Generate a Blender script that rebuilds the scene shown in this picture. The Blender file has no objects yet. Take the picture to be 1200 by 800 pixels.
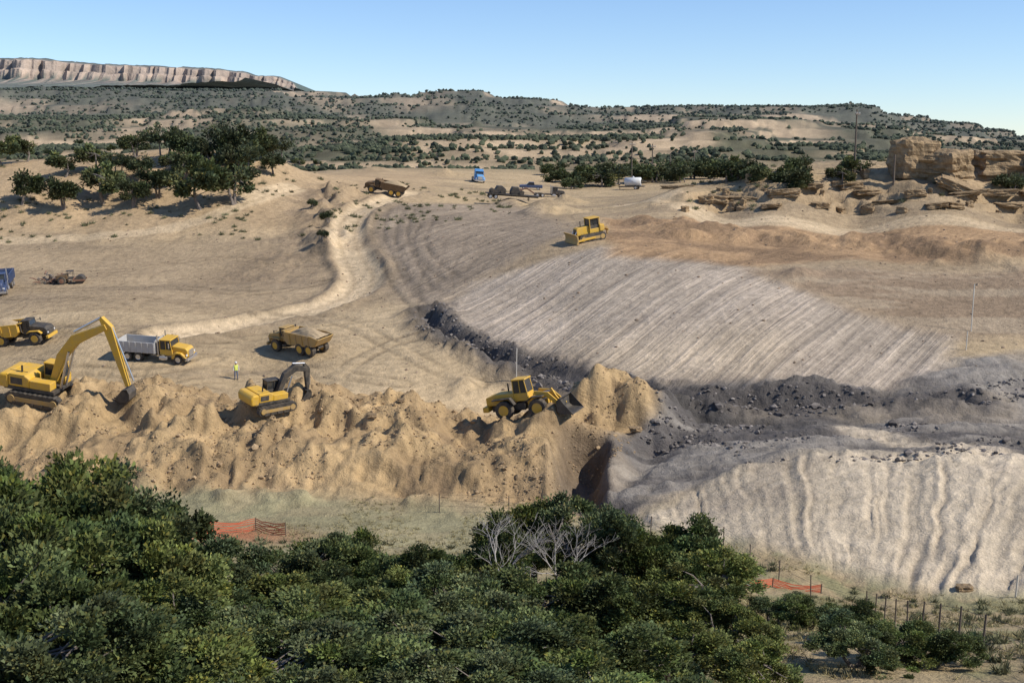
import bpy, bmesh, math, random
import numpy as np
from mathutils import Vector, Matrix
import time
T0=time.time()
random.seed(7); rng=np.random.default_rng(7)
scene=bpy.context.scene
COL=scene.collection
# ---------------------------------------------------------------- survey constants
EYE=27.0; F=1400.0; PITCH=math.atan(232/1400.0)
cp,sp=math.cos(PITCH),math.sin(PITCH)
def bearing(px,row):
    u=(px-600)/F; v=(400-row)/F
    dy=cp+v*sp; dz=-sp+v*cp
    return u/dy, dz/dy           # x per metre of y, z per metre of y
def pt(px,row,d):
    a,b=bearing(px,row); return (a*d,d,EYE+b*d)
# ---------------------------------------------------------------- numpy noise
def hsh(ix,iy,s):
    n=(ix.astype(np.int64)*374761393+iy.astype(np.int64)*668265263+s*974711)&0xffffffff
    n=((n^(n>>13))*1274126177)&0xffffffff
    n=((n^(n>>15))*2246822519)&0xffffffff
    return ((n^(n>>16))&0xffffff)/float(0xffffff)
def vn(x,y,s=0):
    ix=np.floor(x);iy=np.floor(y);fx=x-ix;fy=y-iy
    fx=fx*fx*fx*(fx*(fx*6-15)+10);fy=fy*fy*fy*(fy*(fy*6-15)+10)
    a=hsh(ix,iy,s);b=hsh(ix+1,iy,s);c=hsh(ix,iy+1,s);d=hsh(ix+1,iy+1,s)
    return (a*(1-fx)+b*fx)*(1-fy)+(c*(1-fx)+d*fx)*fy-0.5
def fbm(x,y,o=4,s=0,g=.5):
    r=0;a=1;
    for i in range(o):
        r=r+a*vn(x,y,s+i*17); x,y=x*1.75+y*1.02+13.1,y*1.75-x*1.02+7.7; a*=g
    return r
def ss(a,b,x):
    t=np.clip((x-a)/(b-a),0,1); return t*t*(3-2*t)
# ---------------------------------------------------------------- base surface (thin plate through surveyed points)
C=[]
for p in [(-150,600,84),(100,600,84),(300,600,84),(500,605,83),(650,610,82),
 (-150,500,106),(100,500,106),(300,505,105),(500,510,104),(650,510,103),
 (-150,470,120),(100,470,120),(320,475,118),(500,470,118),(620,483,117),
 (-150,420,132),(100,410,132),(200,420,130),(360,412,132),(500,430,126),
 (-150,345,165),(0,340,168),(250,350,160),(400,345,160),
 (-150,300,190),(100,300,192),(300,300,188),(430,300,182),
 (100,265,212),(300,265,210),(410,260,212),
 (-150,250,220),(0,240,222),(150,235,225),(250,240,222),
 (0,200,240),(-150,200,240),(100,190,245),(200,178,250),(300,187,250),
 (345,207,250),(340,225,238),(400,212,262),(470,230,245),
 (560,212,310),(620,232,265),(560,240,235),(500,250,215),(700,222,300),(600,200,380),(850,210,330),(400,200,360),
 (505,375,140),(560,405,132),(640,438,123),(780,466,115),(900,472,113),(1040,470,113),(1200,465,113),(1350,465,113),
 (500,290,180),(480,340,158),(600,290,170),(690,283,164),(600,255,205),(650,350,143),
 (800,290,160),(900,310,152),(1000,300,156),(1190,300,156),(1350,300,156),(800,380,130),(1000,380,130),(1190,385,130),(900,430,119),(1190,430,119),
 (750,250,195),(900,262,188),(1050,265,187),(1190,270,185),(1350,270,185),(760,235,225),
 (800,220,213),(900,205,213),(1000,202,213),(1100,197,213),(1200,200,213),(1350,200,213),
 (850,248,202),(1000,252,200),(1190,256,198),(1350,256,198),
 (800,510,104),(950,510,101),(1100,500,103),(1200,520,97),(1350,520,97),
 (850,555,90),(950,540,90),(1100,550,86),(1200,560,83),(1350,560,83),
 (730,605,84),(850,640,78),(1000,680,72),(1100,690,70),(1200,692,69),(1350,692,69),
 (900,695,65),(1000,720,60),(1200,735,57),(1350,735,57)]:
    C.append(pt(*p))
for px in (-200,100,400,750,1000,1350):
    a=(px-600)/F
    for y,z in ((-13,25.6),(0,25.2),(10,19.5),(25,14.0),(40,9.8)): C.append((a*(y+20) if y<10 else a*y,y,z))
for px in (-150,200,500,750): C.append(((px-600)/F*60,60,4.5))
for px in (-150,150,450,750,1050,1350): C.append(((px-600)/F*490,490,17.3))
for px in (0,150,300): C.append(((px-600)/F*310,310,17.5))
for px in (900,1050,1200,1350): C.append(((px-600)/F*262,262,18.5))
C=np.array(C)
def warp(x,y):
    yy=np.maximum(y+20,5.0)
    return np.clip(x/yy,-.62,.62)*2.2, np.log(yy)
ca,cb=warp(C[:,0],C[:,1])
def phi(r2): return r2*np.log(r2+1e-9)
n=len(C)
A=np.zeros((n+3,n+3)); A[:n,:n]=phi((ca[:,None]-ca)**2+(cb[:,None]-cb)**2)+np.eye(n)*2e-4
A[:n,n]=1;A[:n,n+1]=ca;A[:n,n+2]=cb;A[n,:n]=1;A[n+1,:n]=ca;A[n+2,:n]=cb
W=np.linalg.solve(A,np.concatenate([C[:,2],[0,0,0]]))
def rbf(x,y):
    a,b=warp(x,np.minimum(y,600))
    r=W[n]+W[n+1]*a+W[n+2]*b
    for i in range(n):
        r=r+W[i]*phi((a-ca[i])**2+(b-cb[i])**2)
    return r
# far hills
def zrow(row,d): return EYE+d*bearing(600,row)[1]
RP=np.array([-400,0,100,200,300,420,490,560,620,700,770,830,900,1010,1050,1100,1150,1200,1300,1700])
R1=np.array([172,174,170,172,176,166,156,158,162,164,160,156,166,174,178,180,182,184,184,184])
R2=np.array([128,134,138,136,133,140,148,150,150,147,146,136,140,146,150,156,162,166,168,168])
R3=np.array([98,101,102,104,106,111,110,107,115,127,124,122,123,124,135,142,151,160,162,162])
KD=np.log(np.array([400,620,900,1150,1600,2050,2800,4200,9800.]))
def far(x,y):
    yy=np.maximum(y,300); px=600+1420*x/yy
    def rr(T,d): return np.array([zrow(r,d) for r in T])
    z1=np.interp(px,RP,rr(R1,900));z2=np.interp(px,RP,rr(R2,1600));z3=np.interp(px,RP,rr(R3,2800))
    one=np.ones_like(z1)
    L=np.log(yy)
    ks=[17*one,5*one,z1,z1-16,z2,z2-24,z3,-40*one,-60*one]
    z=ks[0].copy()
    for i in range(8):
        t=np.clip((L-KD[i])/(KD[i+1]-KD[i]),0,1)
        t2=t*t*(3-2*t)
        z=np.where(L>KD[i],ks[i]*(1-t2)+ks[i+1]*t2,z)
    amp=np.interp(L,KD,[1,4,7,10,13,16,12,8,6])
    nn=fbm(x/110,y/150,6,3,.55)
    z=z+amp*nn
    st=np.interp(L,KD,[3,5,6,8,12,15,18,20,20])
    q=z/st; fq=q-np.floor(q)
    z2_=(np.floor(q)+ss(.6,.82,fq))*st
    return z*.4+z2_*.6
def base(x,y):
    w=ss(390,500,y)
    r=rbf(x,y)
    if np.any(w>0): r=r*(1-w)+far(x,y)*w
    return r
def cast(px,row,fn):
    a,b=bearing(px,row)
    ys=np.exp(np.linspace(math.log(12),math.log(900),900))
    zr=EYE+b*ys; h=fn(a*ys,ys); k=np.argmax(zr<h)
    if k==0: k=len(ys)-1
    y0,y1=ys[k-1],ys[k]; d0=zr[k-1]-h[k-1]; d1=zr[k]-h[k]
    t=d0/(d0-d1+1e-9); y=y0+(y1-y0)*min(max(t,0),1)
    return a*y,y
def W_(pts): return [cast(px,row,base) for px,row in pts]
def dline(x,y,P):
    best=np.full(np.shape(x),1e9)
    for (x0,y0),(x1,y1) in zip(P[:-1],P[1:]):
        dx,dy=x1-x0,y1-y0; L=dx*dx+dy*dy
        t=np.clip(((x-x0)*dx+(y-y0)*dy)/L,0,1)
        d=np.hypot(x-x0-t*dx,y-y0-t*dy)
        best=np.minimum(best,d)
    return best
def smooth(P,k=3):
    for _ in range(k):
        Q=[P[0]]
        for a,b in zip(P[:-1],P[1:]): Q+= [(a[0]*.75+b[0]*.25,a[1]*.75+b[1]*.25),(a[0]*.25+b[0]*.75,a[1]*.25+b[1]*.75)]
        Q.append(P[-1]); P=Q
    return P
def polymask(x,y,P,soft=1.5):
    ins=np.zeros(np.shape(x),bool)
    m=len(P)
    for i in range(m):
        x0,y0=P[i];x1,y1=P[(i+1)%m]
        c=((y0>y)!=(y1>y))
        xi=(x1-x0)*(y-y0)/((y1-y0) if abs(y1-y0)>1e-9 else 1e-9)+x0
        ins^=c&(x<xi)
    d=dline(x,y,P+[P[0]])
    sd=np.where(ins,d,-d)
    return ss(-soft,soft,sd)
# features
mounds=[]
for px,row,R,h in [(40,508,9,2.0),(105,492,9.5,2.8),(150,500,7,1.9),(215,490,8,2.6),(250,508,6,1.8),(300,516,7.5,1.8),(352,503,7,2.5),(395,515,7.5,1.9),
  (440,500,8,2.5),(500,512,7,1.7),(560,510,7.5,1.8),(610,525,6,1.5),(660,518,7,1.8),(708,487,5.5,3.0),(745,495,5,2.6),(690,489,4,1.6),(770,502,4,1.4),
  (120,535,8,1.3),(200,540,8,1.5),(300,550,8,1.6),(380,550,8,1.5),(470,545,8,1.7),(560,555,8,1.7),(630,560,5,1.5),(720,560,5,1.0),
  (575,470,3,1.6),(545,455,2.2,.9),(410,470,3,1.0),(430,478,3,1.1),(-30,500,8,2.4),
  (380,200,7,2.2),(410,198,7,2.0),(440,200,6,1.6),(330,196,6,1.6),(520,205,8,1.7),(415,226,4,1.8),
  (760,262,5,1.4),(800,272,7,1.8),(860,280,8,2.0),(930,285,7,1.7),(1010,288,8,2.1),(1090,292,7,1.6),(1160,300,8,2.0),(1230,300,8,1.8),
  (640,243,5,2.0),(655,250,5,1.6),(600,240,5,1.5),(660,238,5,2.0),(625,252,4,1.5),(700,262,4,1.2),(935,322,3.2,1.0)]:
    x,y=cast(px,row,base); mounds.append((x,y,R,h))
for i in range(18):
    px=random.uniform(-60,770); row=random.uniform(490,572)
    x,y=cast(px,row,base); mounds.append((x,y,random.uniform(1.4,3),random.uniform(.35,.8)))
L_toe=smooth(W_([(500,366),(512,385),(560,408),(640,438),(720,455),(790,470),(900,476),(1040,474),(1130,470)]),1)
L_berm=W_([(507,392),(555,420),(600,437)])
L_road=smooth(W_([(485,226),(440,238),(412,255),(404,275),(412,300),(428,320),(420,342),(375,362),(300,378),(200,392)]),2)
L_cut=W_([(392,222),(383,245),(380,270),(388,296)])
L_trk=smooth(W_([(345,220),(272,245),(225,262),(100,282),(-150,286)]),1)
L_top=smooth(W_([(735,240),(820,255),(900,260),(1050,264),(1350,272)]),1)
L_arc=[smooth(W_(q),2) for q in ([(400,362),(300,372),(200,350),(60,352),(-100,350)],[(430,380),(360,385),(260,400),(130,395),(-60,372)],[(450,245),(440,275),(452,300),(470,340),(500,365)],[(480,245),(468,275),(478,305),(498,340)],[(500,262),(488,285),(505,310),(530,325)],[(340,310),(240,300),(120,320),(-60,318)],[(520,400),(470,395),(420,420),(380,450),(250,450)],[(470,450),(400,440),(330,430),(230,445),(120,480)],[(380,330),(300,345),(200,335),(90,340),(-80,335)],[(560,450),(500,430),(450,400),(400,375),(350,372)],[(250,420),(180,440),(90,430),(-50,440)])]
L_hole=W_([(690,528),(680,555),(684,588)])
L_gul=W_([(770,520),(735,560),(712,600)])
L_hg=smooth(W_([(800,485),(900,500),(1000,498)]),1); L_low=smooth(W_([(1000,508),(1100,520),(1200,541),(1350,560)]),1)
P_slope=W_([(505,372),(560,330),(700,290),(870,312),(1000,365),(1120,390),(1100,440),(1040,465),(900,468),(780,462),(640,435)])
P_up=W_([(440,240),(600,240),(680,270),(560,330),(505,372),(455,335),(430,280)])
P_brown=W_([(700,258),(1400,268),(1400,318),(1000,302),(870,312),(720,302)])
P_dark=W_([(870,315),(1400,318),(1400,400),(1120,392),(1000,365)])
P_grey=W_([(500,362),(540,385),(650,430),(780,455),(1040,458),(1120,420),(1400,405),(1400,530),(1100,548),(900,548),(770,585),(700,603),(675,590),(672,545),(770,505),(765,478),(620,445),(515,400)])
P_fan=W_([(708,606),(860,552),(1000,530),(1400,548),(1400,700),(1100,697),(960,662),(860,634)])
P_grass=W_([(100,568),(380,578),(560,600),(700,606),(720,625),(700,660),(500,690),(-250,700),(-250,600)])
P_pile=W_([(-250,470),(250,462),(440,480),(600,490),(690,462),(775,475),(775,500),(700,560),(680,600),(380,578),(-250,562)])
P_bank=W_([(770,240),(850,248),(1000,253),(1400,258),(1400,206),(1100,202),(1000,206),(900,209),(800,224)])
P_lbank=W_([(340,215),(400,218),(400,300),(360,330),(230,335),(330,280)])
fc=cast(1015,735,base)
s0=cast(860,320,base); s1=cast(700,430,base); SA=math.atan2(s1[1]-s0[1],s1[0]-s0[0])
pads=[cast(a,b,base) for a,b in [(60,468),(318,474),(620,483),(180,420),(357,412),(30,402),(277,445),(690,283),(450,226),(5,340)]]
def H(x,y,full=False):
    z=base(x,y)
    near=y<420
    wx=x+1.2*fbm(x/6,y/6,3,50); wy=y+1.2*fbm(x/6,y/6,3,60)
    mp=polymask(wx,wy,P_pile,2.0); mg=polymask(wx,wy,P_grey,1.2); mf=polymask(wx,wy,P_fan,1.5); ms=polymask(wx,wy,P_slope,2); mu=polymask(wx,wy,P_up,3)
    mb=polymask(wx,wy,P_bank,3); mbr=polymask(wx,wy,P_brown,2)
    pad=np.ones(np.shape(x))
    for (a,b) in pads: pad=pad*(1-.97*ss(8.0,4.2,np.hypot(x-a,y-b)))
    md=np.zeros(np.shape(x))
    wob=.5*fbm(x/3.2,y/3.2,3,77)
    for (a,b,R,h) in mounds:
        r=np.hypot(x-a,y-b)/R
        t=np.clip(1.12-r*(1+wob),0,1)
        md=np.maximum(md,h*t*(.55+.45*t)) if h<1.3 else md+h*t*(.6+.4*t)*.85
    z=z+md*pad*(1+.35*fbm(x/2.2,y/2.2,3,78))
    gul=1-3*np.abs(fbm(x/2.6+.2*np.sin(y/3),y/9,4,7,.55))
    z=z+mp*pad*(.55*fbm(x/2.7,y/2.7,5,9,.6)+.36*gul)
    gl=fbm(x/9+.22*y,y/1.9,5,21,.55)
    z=z+mg*pad*(.80*gl+.16*fbm(x/1.2,y/1.2,3,26)+.5*np.maximum(fbm(x/3,y/2.2,4,28,.6)-.05,0))
    d=dline(wx,wy,L_toe)
    lip=np.maximum(fbm(x/4.2,y/2.2,5,33,.65)+.2,0)*(.55+.45*ss(62,10,x))
    z=z-pad*1.3*np.exp(-(d/1.1)**2)*(1+fbm(x/4,y/4,2,36))+pad*1.5*lip*np.exp(-((d-2.0)/1.5)**2)
    d=dline(wx,wy,L_berm); z=z+pad*1.2*np.exp(-(d/2.0)**2)*np.maximum(.4+1.6*fbm(x/3.5,y/3.5,4,3),0)
    d=dline(wx,wy,L_hole); z=z-3.6*np.exp(-(d/1.7)**4)*(y<110)
    d=dline(wx,wy,L_gul); z=z-1.0*np.exp(-(d/1.6)**2)
    d=dline(wx,wy,L_hg); z=z-1.1*np.exp(-(d/1.1)**2)
    ang=np.arctan2(y-fc[1],x-fc[0]); rad=np.hypot(x-fc[0],y-fc[1])
    aw=ang+.016*fbm(x/3.5,y/3.5,3,73)+.03*vn(x/9,y/9,74)
    r1=1-2.4*np.abs(vn(aw*30,rad*.05,71)); r2=1-2.4*np.abs(vn(aw*72,rad*.08,72))
    rl=.7*r1+.6*r2-.3
    z=z+mf*(.42*rl*(.6+1.2*np.abs(fbm(x/8,y/8,2,75)))+.16*fbm(x/3,y/3,4,76))*ss(2,9,rad)
    c_,s_=math.cos(SA),math.sin(SA)
    al=x*c_+y*s_; ac=-x*s_+y*c_
    st=vn(al*.05,ac*.9,80)+.7*vn(al*.08,ac*2.1,81)
    z=z+(ms*.20+mu*.14+mbr*.1)*st
    z=z+(1-mf*.6)*(.24*fbm(x/9,y/9,4,90)+.05*fbm(x/1.1,y/1.1,3,93))*near
    q=fbm(x/45,y/60,2,99)*38; rut=np.exp(-((q-np.round(q))/.09)**2)
    z=z-.05*rut*near*(1-ms)
    arc=np.zeros(np.shape(x))
    for P in L_arc:
        d=dline(x,y,P); arc=np.maximum(arc,np.exp(-((d-1.0)/.36)**2))
    z=z-.12*arc
    d=dline(x,y,L_road); z=z-.5*np.exp(-(d/2.7)**4)*near+.45*np.exp(-((d-3.6)/.8)**2)*near*(1+1.5*vn(x/3,y/3,8))
    d=dline(wx,wy,L_cut); z=z+1.7*np.exp(-(d/3.0)**2)*np.maximum(.5+1.5*fbm(x/3,y/5,4,41),0)
    mlb=polymask(wx,wy,P_lbank,4)
    z=z+mlb*.5*fbm(x/4,y/9,5,44,.6)
    qz=z/1.7+.5*fbm(x/7,y/7,2,120); fq=qz-np.floor(qz)
    zt=(np.floor(qz)+ss(.42,.62,fq)-.5*fbm(x/7,y/7,2,120))*1.7
    z=z*(1-mb)+mb*(zt+.9*fbm(x/2.5,y/2.5,4,131))
    hill=ss(196,206,y)*ss(250,232,y)*ss(-12,-30,x)
    z=z+hill*.8*fbm(x/7,y/20,4,140)
    if full: return z,dict(mp=mp,mg=mg,mf=mf,ms=ms,mu=mu,mb=mb,mbr=mbr,rl=rl,st=st,rut=rut,wx=wx,wy=wy,md=md,gl=gl,arc=arc,mlb=mlb,gul=gul)
    return z
# ---------------------------------------------------------------- mesh helpers
def arr_mesh(name,V,Fa,smooth=False,cols=None):
    me=bpy.data.meshes.new(name)
    V=np.asarray(V,dtype=np.float32); Fa=np.asarray(Fa,dtype=np.int32)
    k=Fa.shape[1]
    me.vertices.add(len(V)); me.vertices.foreach_set('co',V.ravel())
    me.loops.add(Fa.size); me.loops.foreach_set('vertex_index',Fa.ravel())
    me.polygons.add(len(Fa)); me.polygons.foreach_set('loop_start',np.arange(len(Fa),dtype=np.int32)*k)
    me.update(calc_edges=True); 
    me.polygons.foreach_set('use_smooth',np.full(len(Fa),smooth))
    if cols is not None:
        for cn,c in cols.items():
            at=me.color_attributes.new(cn,'FLOAT_COLOR','POINT')
            c4=np.ones((len(V),4),dtype=np.float32); c4[:,:c.shape[1]]=c
            at.data.foreach_set('color',c4.ravel())
    return me
def obj(name,me,mats=(),parent=None):
    o=bpy.data.objects.new(name,me); COL.objects.link(o)
    for m in mats:
        if m and m.name not in [mm.name for mm in me.materials if mm]: me.materials.append(m)
    if parent: o.parent=parent
    return o
# ---------------------------------------------------------------- materials
class NT:
    def __init__(s,name):
        s.m=bpy.data.materials.new(name); s.m.use_nodes=True; s.t=s.m.node_tree; s.b=s.t.nodes['Principled BSDF']
    def n(s,ty,**k):
        nd=s.t.nodes.new(ty)
        for a,v in k.items():
            if a in nd.inputs: nd.inputs[a].default_value=v
            else: setattr(nd,a,v)
        return nd
    def l(s,a,b): s.t.links.new(a,b)
    def noise(s,vec,scale,det=4,rough=.55,lo=.8,hi=1.2,fmin=.3,fmax=.7):
        a=s.n('ShaderNodeTexNoise',Scale=scale,Detail=det,Roughness=rough)
        if vec: s.l(vec,a.inputs['Vector'])
        r=s.n('ShaderNodeMapRange'); s.l(a.outputs['Fac'],r.inputs[0])
        r.inputs[1].default_value=fmin;r.inputs[2].default_value=fmax;r.inputs[3].default_value=lo;r.inputs[4].default_value=hi
        return a.outputs['Fac'],r.outputs[0]
    def math(s,op,a,b):
        m=s.n('ShaderNodeMath',operation=op)
        for i,v in enumerate((a,b)):
            if isinstance(v,(int,float)): m.inputs[i].default_value=v
            else: s.l(v,m.inputs[i])
        return m.outputs[0]
    def scale(s,col,f):
        m=s.n('ShaderNodeVectorMath',operation='SCALE'); s.l(col,m.inputs[0]); s.l(f,m.inputs['Scale']); return m.outputs[0]
def m_ground():
    N=NT('ground_soil'); b=N.b; b.inputs['Roughness'].default_value=1; b.inputs['Specular IOR Level'].default_value=.1
    co=N.n('ShaderNodeTexCoord').outputs['Object']
    at=N.n('ShaderNodeAttribute',attribute_name='Col'); mk=N.n('ShaderNodeAttribute',attribute_name='Msk')
    sep=N.n('ShaderNodeSeparateColor'); N.l(mk.outputs['Color'],sep.inputs[0])
    f1,r1=N.noise(co,.09,5,.6,.84,1.14); f2,r2=N.noise(co,.9,6,.68,.76,1.18); f3,r3=N.noise(co,7,5,.7,.80,1.16)
    mp=N.n('ShaderNodeMapping',vector_type='TEXTURE'); N.l(co,mp.inputs[0]); mp.inputs['Rotation'].default_value=(0,0,SA); mp.inputs['Scale'].default_value=(16,.42,6)
    fs,rs=N.noise(mp.outputs[0],1.0,4,.65,-.28,.22)
    st=N.math('ADD',N.math('MULTIPLY',rs,sep.outputs[0]),1.0)
    f=N.math('MULTIPLY',N.math('MULTIPLY',r1,r2),N.math('MULTIPLY',r3,st))
    c=N.scale(at.outputs['Color'],f)
    N.l(c,b.inputs['Base Color'])
    h=N.math('ADD',N.math('MULTIPLY',f2,.65),N.math('MULTIPLY',f3,.15))
    h=N.math('ADD',h,N.math('MULTIPLY',N.math('MULTIPLY',fs,sep.outputs[0]),.5))
    bp=N.n('ShaderNodeBump',Strength=.9,Distance=.6); N.l(h,bp.inputs['Height']); N.l(bp.outputs[0],b.inputs['Normal'])
    return N.m
def m_paint(name,col,dirt=(.36,.27,.17),amt=.5,rough=.45,metal=0):
    N=NT(name); b=N.b; b.inputs['Roughness'].default_value=rough; b.inputs['Metallic'].default_value=metal
    co=N.n('ShaderNodeTexCoord').outputs['Object']
    f,r=N.noise(co,1.7,6,.7,0,amt,.38,.7)
    mx=N.n('ShaderNodeMix',data_type='RGBA'); N.l(r,mx.inputs[0]); mx.inputs[6].default_value=(*col,1); mx.inputs[7].default_value=(*dirt,1)
    N.l(mx.outputs[2],b.inputs['Base Color'])
    rr=N.math('ADD',N.math('MULTIPLY',r,.8),rough); N.l(rr,b.inputs['Roughness'])
    return N.m
def m_attr(name,rough=.9,trans=0,sc=3.,lo=.75,hi=1.2,bump=0,rnd=False):
    N=NT(name); b=N.b; b.inputs['Roughness'].default_value=rough; b.inputs['Specular IOR Level'].default_value=.2
    at=N.n('ShaderNodeAttribute',attribute_name='Col'); co=N.n('ShaderNodeTexCoord').outputs['Object']
    f,r=N.noise(co,sc,4,.6,lo,hi)
    if rnd:
        oi=N.n('ShaderNodeObjectInfo'); mr=N.n('ShaderNodeMapRange'); N.l(oi.outputs['Random'],mr.inputs[0]); mr.inputs[3].default_value=.72; mr.inputs[4].default_value=1.22
        r=N.math('MULTIPLY',r,mr.outputs[0])
    c=N.scale(at.outputs['Color'],r); N.l(c,b.inputs['Base Color'])
    if bump:
        bp=N.n('ShaderNodeBump',Strength=.8,Distance=bump); N.l(f,bp.inputs['Height']); N.l(bp.outputs[0],b.inputs['Normal'])
    if trans:
        t=N.n('ShaderNodeBsdfTranslucent'); N.l(c,t.inputs['Color']); mx=N.n('ShaderNodeMixShader'); mx.inputs[0].default_value=trans
        out=N.t.nodes['Material Output']; N.l(b.outputs[0],mx.inputs[1]); N.l(t.outputs[0],mx.inputs[2]); N.l(mx.outputs[0],out.inputs[0])
    return N.m
def m_rock():
    N=NT('sandstone'); b=N.b; b.inputs['Roughness'].default_value=.95; b.inputs['Specular IOR Level'].default_value=.1
    co=N.n('ShaderNodeTexCoord').outputs['Object']
    mp=N.n('ShaderNodeMapping'); N.l(co,mp.inputs[0]); mp.inputs['Scale'].default_value=(.25,.25,2.2)
    f1,r1=N.noise(mp.outputs[0],1,5,.6,.65,1.2); f2,r2=N.noise(co,1.2,7,.7,.65,1.25)
    c=N.n('ShaderNodeRGB'); c.outputs[0].default_value=(.37,.26,.15,1)
    N.l(N.scale(c.outputs[0],N.math('MULTIPLY',r1,r2)),b.inputs['Base Color'])
    bp=N.n('ShaderNodeBump',Strength=.9,Distance=.5); N.l(N.math('ADD',f1,f2),bp.inputs['Height']); N.l(bp.outputs[0],b.inputs['Normal'])
    return N.m
M_ground=m_ground(); M_rock=m_rock()
YEL=m_paint('yellow_paint',(.66,.38,.03),amt=.4); YEL2=m_paint('dusty_yellow_paint',(.44,.27,.07),amt=.8,rough=.6); BRN=m_paint('muddy_brown_paint',(.13,.075,.03),dirt=(.22,.15,.09),amt=.8,rough=.7)
DK=m_paint('dark_steel',(.03,.028,.026),amt=.28,rough=.6); RUB=m_paint('tyre_rubber',(.025,.025,.025),amt=.4,rough=.8)
GLS=m_paint('cab_glass',(.02,.025,.03),amt=.1,rough=.08); WHT=m_paint('white_paint',(.66,.66,.64),amt=.3)
BLU=m_paint('blue_paint',(.10,.32,.60),amt=.2); DBL=m_paint('dark_blue_paint',(.03,.06,.14),amt=.2); GRY=m_paint('grey_bed_steel',(.46,.45,.43),amt=.35)
SIL=m_paint('chrome',(.6,.6,.6),amt=.2,rough=.25,metal=.8); SOIL=m_paint('soil_load',(.42,.31,.18),dirt=(.33,.24,.15),amt=.8,rough=1)
RED=m_paint('red_brown_paint',(.20,.09,.05),amt=.4); ORG=m_paint('orange_plastic',(.60,.12,.05),amt=.3,rough=.6)
WOOD=m_paint('weathered_wood',(.11,.085,.065),dirt=(.2,.16,.12),amt=.6,rough=.9); STK=m_paint('pale_lath',(.62,.58,.5),amt=.2,rough=.8)
SKIN=m_paint('skin',(.42,.24,.16),amt=.1,rough=.6); VEST=m_paint('safety_vest',(.62,.68,.12),amt=.1,rough=.7); JEAN=m_paint('denim',(.10,.13,.2),amt=.3,rough=.9); SHIRT=m_paint('shirt',(.5,.5,.48),amt=.2,rough=.9)
LEAF=m_attr('foliage',.7,.18,1.5,.75,1.25,0,True); BARK=m_paint('bark',(.16,.125,.10),dirt=(.26,.23,.2),amt=.8,rough=.95); DRY=m_attr('dry_plants',.95,.1)
SCRUB=m_attr('scrub_foliage',.9,0,.05,.85,1.15)
DEAD=m_paint('dead_wood',(.30,.27,.24),dirt=(.4,.37,.33),amt=.6,rough=.95); MESA=m_attr('mesa_rock',.95,0,.02,.75,1.15,20)
# ---------------------------------------------------------------- terrain sheet
th=np.linspace(math.radians(-46),math.radians(46),940)
rho=np.concatenate([np.linspace(7,80,110,endpoint=False),np.arange(80,165,.3),np.arange(165,330,.75),np.geomspace(330,9600,230)])
TH,RH=np.meshgrid(th,rho)
X=(RH*np.sin(TH)).ravel(); Y=(RH*np.cos(TH)-20).ravel()
Z,K=H(X,Y,True)
print('H done',time.time()-T0)
def mixc(c,col,m): return c*(1-m[:,None])+np.array(col)*m[:,None]
nv=len(X); c=np.zeros((nv,3))+np.array((.47,.345,.20))
nA=fbm(X/14,Y/14,4,200); nB=fbm(X/3,Y/3,4,210); nC=fbm(X/40,Y/40,3,220); nS=fbm(X/26,Y/6,5,222,.6)
c=mixc(c,(.37,.275,.165),ss(.0,.35,nA)*.7)
c=mixc(c,(.38,.28,.175),ss(140,160,Y)*ss(215,195,Y)*.7)
c=mixc(c,(.30,.225,.145),ss(.05,.35,nS)*ss(100,118,Y)*.6*(Y<330))
c=mixc(c,(.57,.425,.255),ss(-.1,.3,nC)*.75*(Y>108)*(Y<150))
nearh=ss(88,80,Y); c=mixc(c,(.38,.29,.165),nearh*.9); c=mixc(c,(.25,.235,.12),nearh*ss(-.05,.25,nB)*.8)
lefthill=ss(200,215,Y)*ss(-8,-30,X)*ss(420,300,Y); c=mixc(c,(.44,.31,.18),lefthill*.8)
wx,wy=K['wx'],K['wy']
c=mixc(c,(.32,.28,.16),polymask(wx,wy,P_grass,3)*(.65+.35*ss(-.2,.2,nB)))
c=mixc(c,(.49,.335,.17),K['mp']*.95)
c=mixc(c,(.33,.225,.12),K['mp']*ss(-.05,.25,fbm(X/6,Y/6,4,215))*.75)
c=mixc(c,(.29,.20,.115),K['mp']*ss(.1,-.9,K['gul'])*.7)
c=mixc(c,(.34,.265,.19),K['mu']*.9)
c=mixc(c,(.48,.39,.30),K['ms']*.95)
c=mixc(c,(.38,.31,.235),K['ms']*ss(0,.3,nA)*.6)
c=mixc(c,(.55,.43,.29),K['ms']*ss(100,126,Y)*ss(134,122,Y)*ss(-.05,.3,nC)*.6)
c=mixc(c,(.43,.275,.15),K['mbr']*.95)
c=mixc(c,(.26,.17,.10),K['mbr']*ss(-.05,.25,fbm(X/9,Y/6,3,230))*.85)
pdk=polymask(wx,wy,P_dark,3)
c=mixc(c,(.285,.205,.135),pdk*.95)
c=mixc(c,(.40,.31,.21),pdk*ss(0,.25,fbm(X/18,Y/2.2,4,240))*.75)
c=mixc(c,(.30,.22,.14),K['mlb']*(.45+.5*ss(-.2,.3,nB)))
c=mixc(c,(.27,.24,.205),K['mg']*.97)
bandn=fbm(X/16+.1*Y,Y/3.2,4,270,.55)
c=mixc(c,(.115,.102,.094),K['mg']*ss(-.02,.22,bandn)*.85)
c=mixc(c,(.12,.105,.095),K['mg']*ss(-.02,.32,-K['gl'])*.7)
c=mixc(c,(.42,.34,.245),K['mg']*ss(.08,.35,nA)*.6)
c=mixc(c,(.52,.425,.305),K['mf']*.97)
c=mixc(c,(.39,.315,.235),K['mf']*ss(.0,.35,fbm(X/5,Y/5,4,260))*.5)
c=c*(1+(K['mf']*np.clip(K['rl'],-.6,.6)*.24)[:,None])
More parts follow.
